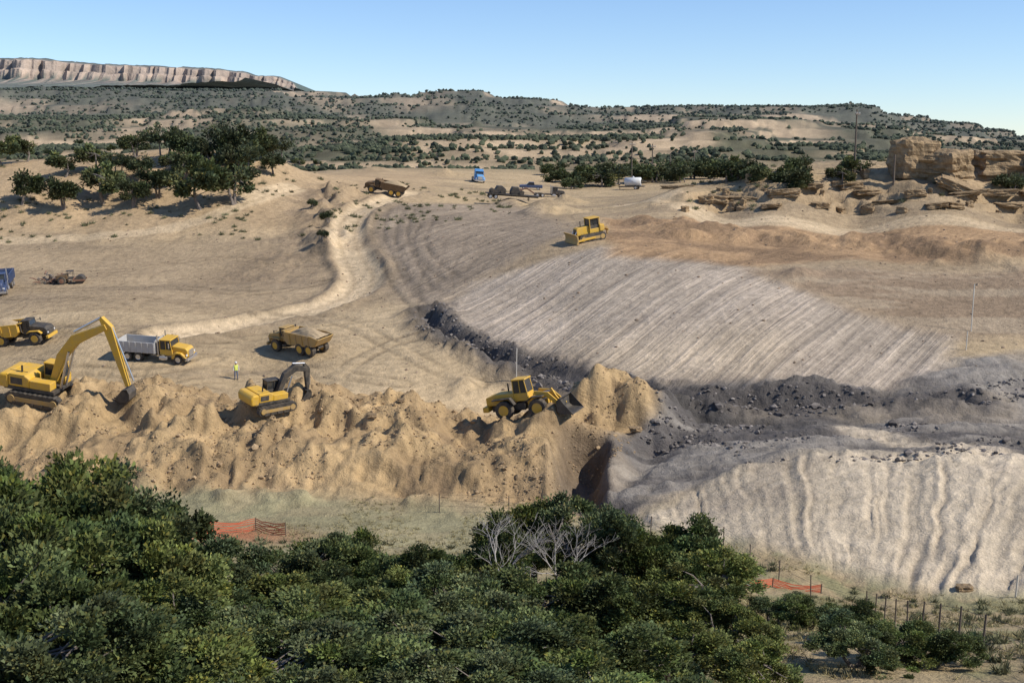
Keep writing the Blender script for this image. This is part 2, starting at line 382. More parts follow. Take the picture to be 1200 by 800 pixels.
c=c*(1+((K['ms']*.25+K['mu']*.22+K['mbr']*.1)*K['st'])[:,None])
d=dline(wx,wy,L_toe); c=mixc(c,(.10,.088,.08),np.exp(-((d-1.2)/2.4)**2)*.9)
d=dline(X,Y,L_hg); c=mixc(c,(.10,.09,.08),np.exp(-(d/2.4)**2)*.75)
d=dline(wx,wy,L_hole); c=mixc(c,(.15,.115,.085),np.exp(-(d/2.4)**4)*.8)
d=dline(X*.6+wx*.4,Y*.6+wy*.4,L_low); c=mixc(c,(.54,.44,.32),np.exp(-(d/1.9)**4)*.95)
for P,w,k in ((L_road,3.0,1.),(L_trk,2.2,.8),(L_top,3.4,.85)):
    d=dline(wx*.2+X*.8,wy*.2+Y*.8,P); m=np.exp(-(d/w)**8)
    if P is L_road: c=mixc(c,(.28,.21,.135),np.exp(-((d-w-1.3)/1.2)**2)*.65)
    c=mixc(c,(.62,.47,.295),m*k); c=mixc(c,(.43,.315,.19),np.exp(-((d-w*.42)/.32)**2)*.6)
c=c*(1-.18*K['rut']*(Y>85)*(Y<240)*(1-K['ms']))[:,None]
c=c*(1-.38*K['arc']*(1-K['ms'])*np.clip(.6+nB,0,1))[:,None]
c=mixc(c,(.39,.28,.165),K['mb']*.9)
ox,oy=cast(270,628,base); c=mixc(c,(.45,.18,.09),np.exp(-(((X-ox)/4.5)**2+((Y-oy)/2.6)**2))*.85)
fm=ss(330,480,Y)
Zg=Z.reshape(RH.shape); gr=np.gradient(Zg,axis=0)/np.maximum(np.gradient(RH,axis=0),1e-3)
pxs_=600+1420*X/np.maximum(Y,50)
bluff=np.exp(-((Y-800)/110)**2)*(ss(470,500,pxs_)*ss(860,820,pxs_))*ss(-.25,.12,fbm(X/38,Y/90,4,330))
bluff=np.maximum(bluff,.9*np.exp(-((Y-1480)/120)**2)*ss(.0,.2,fbm(X/110,Y/200,3,331)))
pale=np.maximum(ss(.12,.20,gr.ravel()+.12*fbm(X/60,Y/60,3,300))*ss(-.15,.2,fbm(X/260,Y/200,3,310)),bluff)
fc_=np.zeros((nv,3))+np.array((.11,.102,.06))
fc_=mixc(fc_,(.27,.205,.125),ss(.02,.35,fbm(X/90,Y/140,4,320))*.7)
fc_=mixc(fc_,(.50,.365,.225),pale*.9)
fc_=fc_*(1+.5*fbm(X/25,Y/12,4,340))[:,None]
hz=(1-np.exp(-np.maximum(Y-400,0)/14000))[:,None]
fc_=fc_*(1-hz)+np.array((.20,.26,.34))*hz  # bluish aerial haze painted into the far ground colour, growing with distance
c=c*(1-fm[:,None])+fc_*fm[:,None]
msk=np.stack([np.clip(K['ms']+K['mu']*.8+K['mbr']*.4,0,1)*(1-fm),K['mf'],K['mp']],1)
nr,nt=RH.shape
idx=np.arange(nr*nt).reshape(nr,nt)
Fa=np.stack([idx[:-1,:-1],idx[:-1,1:],idx[1:,1:],idx[1:,:-1]],-1).reshape(-1,4)
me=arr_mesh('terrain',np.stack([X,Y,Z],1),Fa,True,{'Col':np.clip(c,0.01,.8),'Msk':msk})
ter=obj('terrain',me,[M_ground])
if me.polygons[nt*200].normal.z<0: me.flip_normals()
print('terrain',time.time()-T0)
def Hfast(x,y):
    r=np.hypot(x,y+20); t=np.arctan2(x,y+20)
    i=np.clip(np.searchsorted(rho,r)-1,0,nr-2); fi=np.clip((r-rho[i])/(rho[i+1]-rho[i]),0,1)
    jf=np.clip((t-th[0])/(th[1]-th[0]),0,nt-1.001); j=jf.astype(int); fj=jf-j
    return (Zg[i,j]*(1-fi)+Zg[i+1,j]*fi)*(1-fj)+(Zg[i,j+1]*(1-fi)+Zg[i+1,j+1]*fi)*fj
def Hs(x,y): return float(Hfast(np.array([x]),np.array([y]))[0])
def G(px,row):
    x,y=cast(px,row,Hfast); return x,y,Hs(x,y)
# ---------------------------------------------------------------- mesa
def build_mesa():
    pxs=np.linspace(-500,352,320); xs=(pxs-600)/F
    top=np.interp(pxs,[-500,0,60,150,200,290,300,335,348,352],[60,66,68,75,76,82,87,90,96,103])
    V=[];Cc=[]
    D=6200
    for k,(off,hh) in enumerate([(-.25,-.3),(-.12,0),(-.05,.2),(-.018,.36),(-.014,.60),(-.009,.64),(-.006,.9),(0,.93),(.012,1.0),(.3,1.0),(.31,-.3)]):
        for i,(px,a) in enumerate(zip(pxs,xs)):
            zt=EYE+D*bearing(600,top[i])[1]; zb=EYE+D*bearing(600,104)[1]-20
            g=lambda q,s_,e_: float(vn(np.array([px/q]),np.array([s_]),e_)[0])
            wob=.018*g(23.,k*.15,5)+.010*g(8.,k*.2,6)+.005*g(3.,k*.2,16)
            d=D*(1+off+wob*(1 if 1<k<9 else 0))
            z=zb+(zt-zb)*hh+ (16*g(9.,k*1.,7) if 0<k<7 else 7*g(11.,1.,8)+4*g(3.,1.,9))
            V.append((a*D*(1+.3*off),d,z))
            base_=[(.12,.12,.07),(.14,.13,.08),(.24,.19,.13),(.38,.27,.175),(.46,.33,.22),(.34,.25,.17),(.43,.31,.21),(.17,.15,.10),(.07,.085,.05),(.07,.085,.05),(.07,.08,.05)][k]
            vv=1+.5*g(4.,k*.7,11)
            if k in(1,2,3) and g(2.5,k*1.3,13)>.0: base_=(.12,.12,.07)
            Cc.append([q*vv*.85+hz_ for q,hz_ in zip(base_,(.035,.05,.07))])  # rock colour plus a constant bluish offset, painted-in haze
    n_=len(pxs); V=np.array(V); I=np.arange(len(V)).reshape(-1,n_)
    Fq=np.stack([I[:-1,:-1],I[:-1,1:],I[1:,1:],I[1:,:-1]],-1).reshape(-1,4)
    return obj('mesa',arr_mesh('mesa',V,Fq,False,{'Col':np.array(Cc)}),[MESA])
build_mesa()
# ---------------------------------------------------------------- distant scrub woodland (one mesh)
ico=bmesh.new(); bmesh.ops.create_icosphere(ico,subdivisions=1,radius=1); IV=np.array([v.co[:] for v in ico.verts]); IF=np.array([[v.index for v in f.verts] for f in ico.faces]); ico.free()
def blobs(name,x,y,z,s,col,mat,flat=.8,rag=.35):
    m=len(x); j=1+rag*(rng.random((m,12,1))*2-1)
    V=IV[None]*j*s[:,None,None]; V[:,:,2]*=flat
    V[:,:,0]+=x[:,None];V[:,:,1]+=y[:,None];V[:,:,2]+=(z+s*flat*.6)[:,None]
    Fq=(IF[None]+(np.arange(m)*12)[:,None,None]).reshape(-1,3)
    CC=np.repeat(col,12,axis=0)
    return obj(name,arr_mesh(name,V.reshape(-1,3),Fq,False,{'Col':CC}),[mat])
m=90000
d=np.exp(rng.uniform(math.log(430),math.log(3300),m)); a=rng.uniform(-.60,.60,m); x=a*d; y=d
den=fbm(x/160,y/220,3,401)+.6*fbm(x/30,y/40,3,402)
i_=np.clip(np.searchsorted(rho,np.hypot(x,y+20))-1,0,nr-1); j_=np.clip(((np.arctan2(x,y+20)-th[0])/(th[1]-th[0])).astype(int),0,nt-1)
pl=pale.reshape(nr,nt)[i_,j_]
keep=(den>-.18)&(rng.random(m)>pl*.95)
x,y,d=x[keep],y[keep],d[keep]; m=len(x)
s=rng.uniform(.8,2.4,m)*np.interp(d,[400,1000,3000],[.9,1.05,1.9])
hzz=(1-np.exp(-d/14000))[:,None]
cc=np.array((.062,.070,.034))*(rng.uniform(.55,1.35,m)[:,None]); cc=cc*(1-hzz)+np.array((.16,.20,.25))*hzz  # tree colour fades to haze blue with distance, painted in
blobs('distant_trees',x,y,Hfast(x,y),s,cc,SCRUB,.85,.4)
print('far',time.time()-T0,m)
# ---------------------------------------------------------------- trees
def tube(P,R,k=6):
    P=np.array(P,float);R=np.array(R,float);V=[];Fq=[]
    for i in range(len(P)):
        t=P[min(i+1,len(P)-1)]-P[max(i-1,0)]; t/=np.linalg.norm(t)+1e-9
        u=np.cross(t,(0.3,.9,.2)); u/=np.linalg.norm(u)+1e-9; w=np.cross(t,u)
        for j in range(k):
            an=2*math.pi*j/k; V.append(P[i]+R[i]*(math.cos(an)*u+math.sin(an)*w))
    for i in range(len(P)-1):
        for j in range(k):
            Fq.append((i*k+j,i*k+(j+1)%k,(i+1)*k+(j+1)%k,(i+1)*k+j))
    return np.array(V),np.array(Fq)
def tree_mesh(name,seed,wid=1.2,ncl=70,per=550,leaf=.10,h=5.0,trunk_h=.22,clr=.75,hue=(.062,.088,.026),open_=False,stems=3):
    r=np.random.default_rng(seed); Vs=[];Fs=[];Cs=[];Ms=[];off=0
    def add(V,Fq,col,mi):
        nonlocal off
        Vs.append(V);Fs.append(Fq+off);Cs.append(col);Ms.append(np.full(len(Fq),mi));off+=len(V)
    RW=h*wid/2; zc=h*(.5+trunk_h*.45); RZ=h-zc-.2
    lobes=[]
    for i in range(8 if not open_ else 5):
        an=r.uniform(0,2*math.pi); q=r.uniform(.3,.8)
        lobes.append((math.cos(an)*RW*q,math.sin(an)*RW*q,zc+RZ*r.uniform(-.45,.55),r.uniform(.30,.52)))
    cl=[];lc=[]
    lob_t=[r.uniform(.72,1.3) for _ in lobes]
    while len(cl)<ncl:
        li=r.integers(len(lobes)); L=lobes[li]
        v=r.normal(size=3); v/=np.linalg.norm(v); q=r.uniform(.6,1.0)
        p=np.array([L[0]+v[0]*RW*L[3]*q,L[1]+v[1]*RW*L[3]*q,L[2]+v[2]*RZ*L[3]*1.25*q])
        if p[2]<h*trunk_h*.7 or p[2]>h*.98: continue
        cl.append(p);lc.append(lob_t[li])
    cl=np.array(cl)
    ctr=np.array([0,0,zc-RZ*.2])
    tops=[]
    for i in range(stems):
        an=r.uniform(0,6.28); b0=np.array([math.cos(an)*.15,math.sin(an)*.15,-.3]); b3=np.array([math.cos(an)*RW*.3,math.sin(an)*RW*.3,zc])
        mid=(b0+b3)/2+r.normal(size=3)*.2
        w=h*.035
        V,Fq=tube([b0,b0*.5+mid*.5+r.normal(size=3)*.08,mid,b3],[w*1.25,w,w*.8,w*.4],7); add(V,Fq,np.full((len(V),3),.15),1); tops+=[mid,b3]
    for p in cl[::2 if ncl>40 else 1]:
        t0=tops[int(np.argmin([np.linalg.norm(p-t)+r.uniform(0,.8) for t in tops]))]; mid=(t0+p)/2+r.normal(size=3)*.18-np.array([0,0,.15])
        w=h*.009
        V,Fq=tube([t0,mid,p],[w*1.2,w*.8,w*.3],5); add(V,Fq,np.full((len(V),3),.15),1)
    for p,lt in zip(cl,lc):
        m=int(per*r.uniform(.6,1.3)); R=clr*r.uniform(.55,1.3)*h/5
        v=r.normal(size=(m,3)); v/=np.linalg.norm(v,axis=1)[:,None]
        q=r.random(m)**.42
        lump=1+.35*np.sin(v[:,0]*5+p[0]*3)*np.cos(v[:,1]*5+p[1])+.2*np.sin(v[:,2]*9)
        pos=p+v*(q*R*lump)[:,None]*np.array([1,1,.72])
        out=v*.6+(p-ctr)/ (np.linalg.norm(p-ctr)+1e-6)*.4+np.array([0,0,.35])+r.normal(size=(m,3))*.45
        out/=np.linalg.norm(out,axis=1)[:,None]
        sd=np.cross(out,r.normal(size=(m,3))); sd/=np.linalg.norm(sd,axis=1)[:,None]
        L=leaf*r.uniform(.7,1.5,m)[:,None]; Wd=L*.36
        a0=pos-sd*Wd*.5; a1=pos+sd*Wd*.5; b0=pos+out*L*.55+sd*Wd*1.1; b1=pos+out*L-sd*Wd*.3
        V=np.stack([a0,a1,b0,b1],1).reshape(-1,3); Fq=np.arange(m*4).reshape(m,4)
        base_=np.array(hue)*lt*r.uniform(.7,1.35)*np.array([r.uniform(.9,1.15),1,r.uniform(.8,1.15)])
        col=base_*(r.uniform(.65,1.35,m)[:,None])*(0.6+.6*q[:,None])  # inner leaves darker, outer brighter: clump shading put into the leaf colour
        yl=(r.random(m)<.12)[:,None]; col=np.where(yl,col*np.array([1.5,1.2,.9]),col)
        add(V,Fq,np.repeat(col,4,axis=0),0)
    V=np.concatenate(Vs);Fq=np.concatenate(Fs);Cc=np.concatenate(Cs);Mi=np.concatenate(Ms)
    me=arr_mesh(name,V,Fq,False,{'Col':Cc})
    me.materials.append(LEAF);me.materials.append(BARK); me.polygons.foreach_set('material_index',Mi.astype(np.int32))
    me['h']=h
    return me
FG=[tree_mesh('juniper_a',1,1.2,72,560,.12,5.,.12,.50,(.090,.116,.036)),tree_mesh('juniper_b',2,1.1,64,560,.12,5.,.12,.50,(.074,.100,.036)),
    tree_mesh('pinyon_c',3,1.05,68,540,.12,5.,.15,.48,(.108,.128,.038)),tree_mesh('juniper_d',4,1.3,74,540,.115,5.,.10,.50,(.080,.102,.042))]
MD=[tree_mesh('mid_a',11,1.0,30,130,.36,6.,.28,.85,(.060,.074,.032),True,2),tree_mesh('mid_b',12,.85,26,130,.36,6.,.30,.8,(.070,.084,.036),True,1),tree_mesh('mid_c',13,1.1,32,130,.36,6.,.22,.85,(.055,.070,.034),True,2)]
print('trees',time.time()-T0)
def put_tree(kind,me,x,y,hgt,wf=1.0,sink=.1):
    o=bpy.data.objects.new(kind,me); COL.objects.link(o)
    s=hgt/me['h']; o.scale=(s*wf*random.uniform(.9,1.1),s*wf*random.uniform(.9,1.1),s); o.rotation_euler=(random.uniform(-.05,.05),random.uniform(-.05,.05),random.uniform(0,6.28))
    o.location=(x,y,Hs(x,y)-sink)
    return o
fgt=[(-70,540,37),(30,540,38),(112,532,40),(165,560,42),(-10,580,33),(75,590,34),(150,605,36),(205,645,37),(0,640,27),(95,655,28),(185,680,30),(30,710,23),(130,720,24),(240,705,31),
 (312,675,38),(345,628,46),(400,620,47),(455,640,45),(500,660,42),(300,708,30),(385,690,32),(460,700,31),(220,745,24),(330,755,24),(430,750,24),
 (560,618,49),(620,590,51),(680,588,50),(745,598,50),(800,614,49),(832,646,47),(560,672,36),(640,658,38),(720,658,38),(790,672,38),(530,725,27),(620,720,28),(710,720,29),(790,730,30),(560,775,23),(680,775,23),(770,778,24),
 (850,705,36),(910,695,44),(945,710,42),(985,728,38),(890,752,28),(1010,752,33),(1060,745,34),(1105,758,34)]
for i,(px,row,dd) in enumerate(fgt):
    x,y,zt=pt(px,row,dd); zg=Hs(x,y); hg=max(zt-zg,1.4)
    wf=max(1.0,min(1.6,4.2/hg)) if hg<4.2 else 1.0
    put_tree('juniper_tree' if i%4!=2 else 'pinyon_tree',FG[i%4],x,y,hg*1.04,wf)
for px,row,hg in [(25,240,6),(75,245,5.5),(122,238,7.5),(110,205,6),(155,243,5),(185,232,5.5),(237,246,9),(215,215,6),(275,240,7),(195,190,6.5),(180,172,6),(285,215,7),(270,195,7.5),(260,186,6),(240,170,6),(75,208,5),(30,190,5.5),(55,185,5),(130,180,6),(160,185,5),(5,195,6),(95,172,5),(300,190,7),(325,193,5),(320,205,4),(140,210,4.5),(205,205,4.5),(170,210,4),(250,200,6),(225,190,5.5),(290,200,6),(385,262,2.5),(378,282,2),(366,245,2.2)]:
    x,y,z=G(px,row); put_tree('juniper_tree',random.choice(MD),x,y,hg*(1.1 if hg>3 else .9),1.08)
for px,row,hg in [(660,214,5),(680,216,6),(700,219,6.5),(720,218,6),(745,214,5.5),(770,214,7),(790,212,6),(812,210,7),(835,210,7),(850,207,8),(672,222,4),(758,212,5),(800,214,5),(925,222,5),(915,212,4),(1003,203,4),(940,204,4),(350,193,5),(372,193,4),(650,206,5),(735,206,6),(1185,226,3.5),(985,215,3.5),(690,208,5),(710,206,5),(780,205,5),(825,204,6),(862,212,5),(880,214,4),(650,214,4),(725,210,6),(805,204,6),(845,214,5)]:
    x,y,z=G(px,row); put_tree('cottonwood_tree' if px<900 else 'juniper_tree',random.choice(MD),x,y,hg*1.1,1.35,hg*.25)
def bare(name,px,row,dd,h,sd_):
    x,y,z=pt(px,row,dd); Vs=[];Fs=[];o=0; r=random.Random(sd_)
    def rec(p,d,L,w,k):
        nonlocal o
        q=p+d*L; mid=(p+q)/2+np.array([r.uniform(-1,1)*L*.1 for _ in range(3)])
        V,Fq=tube([p,mid,q],[w,w*.8,w*.6],5); Vs.append(V);Fs.append(Fq+o);o+=len(V)
        if k==0:return
        for _ in range(3):
            nd=d+np.array([r.uniform(-.9,.9),r.uniform(-.9,.9),r.uniform(-.35,.5)]); nd/=np.linalg.norm(nd); rec(q if r.random()<.7 else mid,nd,L*.74,w*.58,k-1)
    rec(np.array([0,0,-.3]),np.array([0.1,0,1.]),h*.32,.075,5)
    ob=obj(name,arr_mesh(name,np.concatenate(Vs),np.concatenate(Fs),True),[DEAD]); ob.location=(x,y,Hs(x,y)); return ob
for i,(px,dd,h) in enumerate(((585,46,5.0),(650,45.5,4.6))): bare('dead_tree',px,620,dd,h,5+i)
# ---------------------------------------------------------------- scatter: rocks, brush, grass
def scatter(pred_n,y0,y1,fn):
    yy=rng.uniform(y0,y1,pred_n); aa=rng.uniform(-.5,.5,pred_n); xx=aa*yy; k=fn(xx,yy); return xx[k],yy[k]
M_clod=m_attr('soil_clods',1,0,2,.7,1.2,.05)
def rocks(name,x,y,s,col): blobs(name,x,y,Hfast(x,y)-s*.35,s,col,M_clod,.75,.45)
x1,y1=scatter(18000,84,128,lambda x,y:(polymask(x,y,P_pile,1)>.5)&(fbm(x/5,y/5,3,605)>-.05)); s=rng.uniform(.04,.14,len(x1))*np.where(rng.random(len(x1))<.03,2.2,1)
x2,y2=scatter(26000,78,145,lambda x,y:((polymask(x,y,P_grey,1)>.5)&(fbm(x/7,y/2.5,3,600)>.22))|((dline(x,y,L_toe)<2.4)&(fbm(x/3,y/3,2,601)>-.1))); s2=rng.uniform(.05,.22,len(x2))*np.where(rng.random(len(x2))<.05,2.2,1)
x3,y3=scatter(500,120,240,lambda x,y:x>-90); s3=rng.uniform(.08,.2,len(x3))
cA=np.array((.38,.265,.15))*rng.uniform(.7,1.15,(len(x1),1)); cB=np.array((.19,.165,.145))*rng.uniform(.5,1.5,(len(x2),1)); cD=np.array((.30,.22,.15))*rng.uniform(.6,1.2,(len(x3),1))
rocks('rubble',np.concatenate([x1,x2,x3]),np.concatenate([y1,y2,y3]),np.concatenate([s,s2,s3]),np.concatenate([cA,cB,cD]))
def tufts(name,x,y,s,col,nb=14,up=.8,wd=.16):
    m=len(x); z=Hfast(x,y); v=rng.normal(size=(m,nb,3)); v[:,:,2]=np.abs(v[:,:,2])*up+.5; v/=np.linalg.norm(v,axis=2)[:,:,None]
    sd=np.cross(v,rng.normal(size=(m,nb,3))); sd/=np.linalg.norm(sd,axis=2)[:,:,None]
    p0=np.stack([x,y,z],1)[:,None,:]+rng.normal(size=(m,nb,3))*(s[:,None,None]*.3)*np.array([1,1,.1]); L=s[:,None,None]*rng.uniform(.6,1.2,(m,nb,1))
    V=np.stack([p0-sd*L*wd,p0+sd*L*wd,p0+v*L],2).reshape(-1,3); Fq=np.arange(len(V)).reshape(-1,3)
    CC=np.repeat(np.repeat(col,nb,axis=0)*rng.uniform(.7,1.3,(m*nb,1)),3,axis=0)
    obj(name,arr_mesh(name,V,Fq,False,{'Col':CC}),[DRY])
x,y=scatter(30000,22,92,lambda x,y:(polymask(x,y,P_fan,1)<.3)&(polymask(x,y,P_pile,1)<.3)&(polymask(x,y,P_grey,1)<.3)&((fbm(x/5,y/5,3,500)>-.05)))
tufts('dry_grass',x,y,rng.uniform(.10,.30,len(x)),np.array((.34,.29,.15))*rng.uniform(.7,1.2,(len(x),1)),9,1.2,.08)
fn_=lambda x,y:((y<80)|((y>200)&(x<0))|((y>198)&(y<262)&(x>30)))&(fbm(x/8,y/8,3,510)>0.08)&(polymask(x,y,P_fan,1)<.3)&(polymask(x,y,P_pile,1)<.3)
x,y=scatter(5600,30,280,fn_)
tufts('sagebrush',x,y,np.where(y<80,rng.uniform(.25,.5,len(x)),rng.uniform(.35,.8,len(x))),np.array((.16,.16,.085))*rng.uniform(.6,1.3,(len(x),1)),44,.8,.09)
print('scatter',time.time()-T0)
# ---------------------------------------------------------------- rocks on the bank
from mathutils import noise as mn
def boulder(name,px,row,sx,sy,sz,seed,rot=0,tilt=0,sink=.3,block=.3):
    bm=bmesh.new(); bmesh.ops.create_cube(bm,size=2); bmesh.ops.subdivide_edges(bm,edges=bm.edges[:],cuts=9,use_grid_fill=True)
    o=Vector((seed*7.3,seed*3.1,seed))
    for v in bm.verts:
        p=v.co.copy(); q=p.normalized()*1.25; p=p.lerp(q,block)
        n1=mn.noise(p*1.1+o); n2=mn.noise(p*3.2+o)
        strat=math.floor((p.z*3.2+n1*.8))*.37%1
        k=1+.26*n1+.14*n2+.14*(strat-.5)
        v.co=Vector((p.x*k,p.y*k,p.z*(1+.22*n1+.06*n2)))
        v.co.x*=sx;v.co.y*=sy;v.co.z*=sz
    me=bpy.data.meshes.new(name); bm.to_mesh(me); bm.free()
    ob=obj(name,me,[M_rock]); x,y,z=G(px,row); ob.location=(x,y,z+sz*(1-sink)); ob.rotation_euler=(tilt*.4,tilt,rot); return ob
boulder('sandstone_outcrop',1070,203,3.6,3.2,3.4,1,.2)
boulder('sandstone_outcrop',1110,207,2.8,3.,2.5,2,.6,-.1)
boulder('sandstone_slab',1122,224,3.3,2.5,.9,3,-.3,.38,.1)
boulder('sandstone_outcrop',1172,200,4.6,3.4,2.0,4,.1,0,.3,.15)
boulder('sandstone_outcrop',1215,200,4.6,3.4,1.8,5,.3,0,.3,.15)
boulder('sandstone_outcrop',1090,200,4.5,3.4,1.4,6,.9)
k=0
for px in range(800,1290,24):
    k+=1; boulder('sandstone_ledge',px+random.uniform(-10,10),random.choice([242,236,228,220]),random.uniform(1.2,3.0),random.uniform(1,2),random.uniform(.3,.7),k+20,random.uniform(-.3,.3),random.uniform(-.12,.12),.6,.2)
for i in range(30):
    px=random.uniform(800,1240); boulder('boulder',px,random.uniform(205,252),*(random.uniform(.25,.9) for _ in range(3)),i+60,random.uniform(0,3),random.uniform(-.3,.3),.5)
for px,row,s_ in [(470,470,.25),(1130,690,.35),(745,505,.4),(436,488,.3)]:
    boulder('boulder',px,row,s_*1.3,s_,s_*.5,px,0,0,.5)
# ---------------------------------------------------------------- vehicle kit
def empty(name):
    e=bpy.data.objects.new(name,None); e.empty_display_size=.5; COL.objects.link(e); return e
def bev(o,w):
    if w: 
        md=o.modifiers.new('b','BEVEL'); md.width=w; md.segments=2; md.limit_method='ANGLE'
    return o
def prism(par,name,prof,y0,y1,mat,bw=.03):
    n_=len(prof); V=[(x,y0,z) for x,z in prof]+[(x,y1,z) for x,z in prof]
    me=bpy.data.meshes.new(name); me.from_pydata(V,[],[tuple(range(n_))[::-1],tuple(range(n_,2*n_))]+[(i,(i+1)%n_,n_+(i+1)%n_,n_+i) for i in range(n_)])
    bm=bmesh.new(); bm.from_mesh(me); bmesh.ops.recalc_face_normals(bm,faces=bm.faces); bm.to_mesh(me); bm.free()
    return bev(obj(name,me,[mat],par),bw)
def box(par,name,x0,x1,y0,y1,z0,z1,mat,bw=.03): return prism(par,name,[(x0,z0),(x1,z0),(x1,z1),(x0,z1)],y0,y1,mat,bw)
def lathe(par,name,prof,cx,cy,cz,mat,seg=28,lug=0):
    V=[];n_=len(prof); mx_=max(p[0] for p in prof)
    for i in range(seg):
        a=2*math.pi*i/seg
        for (r,y) in prof:
            rr=r*(1-lug*(i%2)) if r>mx_*.93 else r
            V.append((cx+rr*math.cos(a),cy+y,cz+rr*math.sin(a)))
    Fq=[]
    for i in range(seg):
        for j in range(n_-1):
            Fq.append((i*n_+j,((i+1)%seg)*n_+j,((i+1)%seg)*n_+j+1,i*n_+j+1))
    Fq.append([i*n_ for i in range(seg)]); Fq.append([i*n_+n_-1 for i in range(seg)])
    me=bpy.data.meshes.new(name); me.from_pydata(V,[],Fq); bm=bmesh.new(); bm.from_mesh(me); bmesh.ops.recalc_face_normals(bm,faces=bm.faces); bm.to_mesh(me); bm.free()
    return obj(name,me,[mat],par)
def wheel(par,x,y,R,w,hub=YEL):
    lathe(par,'tyre',[(R*.55,-w/2),(R*.9,-w/2),(R,-w*.38),(R,w*.38),(R*.9,w/2),(R*.55,w/2)],x,y,R,RUB,32,.045)
    lathe(par,'hub',[(R*.2,-w*.53),(R*.5,-w*.50),(R*.56,-w*.53),(R*.56,w*.53),(R*.5,w*.50),(R*.2,w*.53)],x,y,R,hub,20)
def rod(par,name,p,q,r,mat,k=10):
    V,Fq=tube([p,q],[r,r],k); me=arr_mesh(name,V,Fq,True); return obj(name,me,[mat],par)
def track(par,y0,y1,x0,x1,h,mat=DK):
    r=h/2; P=[]; m_=14
    for i in range(m_): a=-math.pi/2+math.pi*i/(m_-1); P.append((x1-r+r*math.cos(a),r+r*math.sin(a)))
    st=int((x1-x0-h)/.2)
    for i in range(1,st): P.append((x1-r-(x1-x0-h)*i/st,h))
    for i in range(m_): a=math.pi/2+math.pi*i/(m_-1); P.append((x0+r+r*math.cos(a),r+r*math.sin(a)))
    for i in range(1,st): P.append((x0+r+(x1-x0-h)*i/st,0))
    P=[(x+(.05 if (i%2) else 0)*(1 if x>x1-r else -1 if x<x0+r else 0),z+(.05 if i%2 else 0)*(1 if z>r else -1)) for i,(x,z) in enumerate(P)]
    prism(par,'track_chain',P,y0,y1,mat,0)
    ys=y0-.04 if y0<0 else y1+.04
    box(par,'track_frame',x0+r*1.3,x1-r*1.3,min(ys,ys*.98),max(ys,ys*.98),h*.3,h*.66,YEL2,.0)
    for xx in (x0+r,x1-r): lathe(par,'sprocket',[(.05,-.05),(r*.62,-.05),(r*.62,.05),(.05,.05)],xx,ys,r,YEL2,18)
    for i in range(5): lathe(par,'roller',[(.03,-.05),(.13,-.05),(.13,.05),(.03,.05)],x0+r*1.4+(x1-x0-2.8*r)*i/4,ys,.18,DK,12)
def thick(path,ws):
    L=[];Rr=[]
    for i,(x,z) in enumerate(path):
        a=path[max(i-1,0)];b=path[min(i+1,len(path)-1)]; dx,dz=b[0]-a[0],b[1]-a[1]; l=math.hypot(dx,dz)
        nx,nz=-dz/l,dx/l; w=ws[i]/2; L.append((x+nx*w,z+nz*w)); Rr.append((x-nx*w,z-nz*w))
    return L+Rr[::-1]
def cab(par,x0,x1,y0,y1,z0,z1,mat,rake=.15):
    prism(par,'cab_lower',[(x0,z0),(x1,z0),(x1,z0+(z1-z0)*.36),(x0,z0+(z1-z0)*.36)],y0,y1,mat)
    zg=z0+(z1-z0)*.36
    prism(par,'cab_glass',[(x0+.05,zg),(x1-.05,zg),(x1-rake,z1-.12),(x0+.08,z1-.12)],y0+.05,y1-.05,GLS,.02)
    box(par,'cab_roof',x0-.02,x1-rake+.12,y0-.04,y1+.04,z1-.12,z1,mat,.04)
    for yy in (y0+.03,y1-.03):
        for (xa,xb) in ((x0+.04,x0+.07),(x1-.04,x1-rake),((x0+x1)/2,(x0+x1)/2)):
            rod(par,'cab_pillar',(xa,yy,zg),(xb,yy,z1-.1),.045,mat,6)
def place(e,px,row,head,s=1.0,sink=.06,span=1.8):
    x,y,z=G(px,row); hd=math.radians(head)
    f=Vector((math.cos(hd),math.sin(hd),0)); l=Vector((-f.y,f.x,0))
    def hh(v): return Hs(x+v.x,y+v.y)
    zs=[hh(f*span),hh(-f*span),hh(l*1.2),hh(-l*1.2)]
    cl_=lambda v: max(-.16,min(.16,v))
    fz=cl_((zs[0]-zs[1])/(2*span)); lz=cl_((zs[2]-zs[3])/2.4)
    fx=Vector((f.x,f.y,fz)).normalized(); ly=Vector((l.x,l.y,lz)); up=fx.cross(ly).normalized(); ly=up.cross(fx)
    M=Matrix((fx,ly,up)).transposed().to_4x4()
    zc=(sum(zs)+2*z)/6
    e.matrix_world=Matrix.Translation((x,y,zc-sink))@M@Matrix.Scale(s,4)
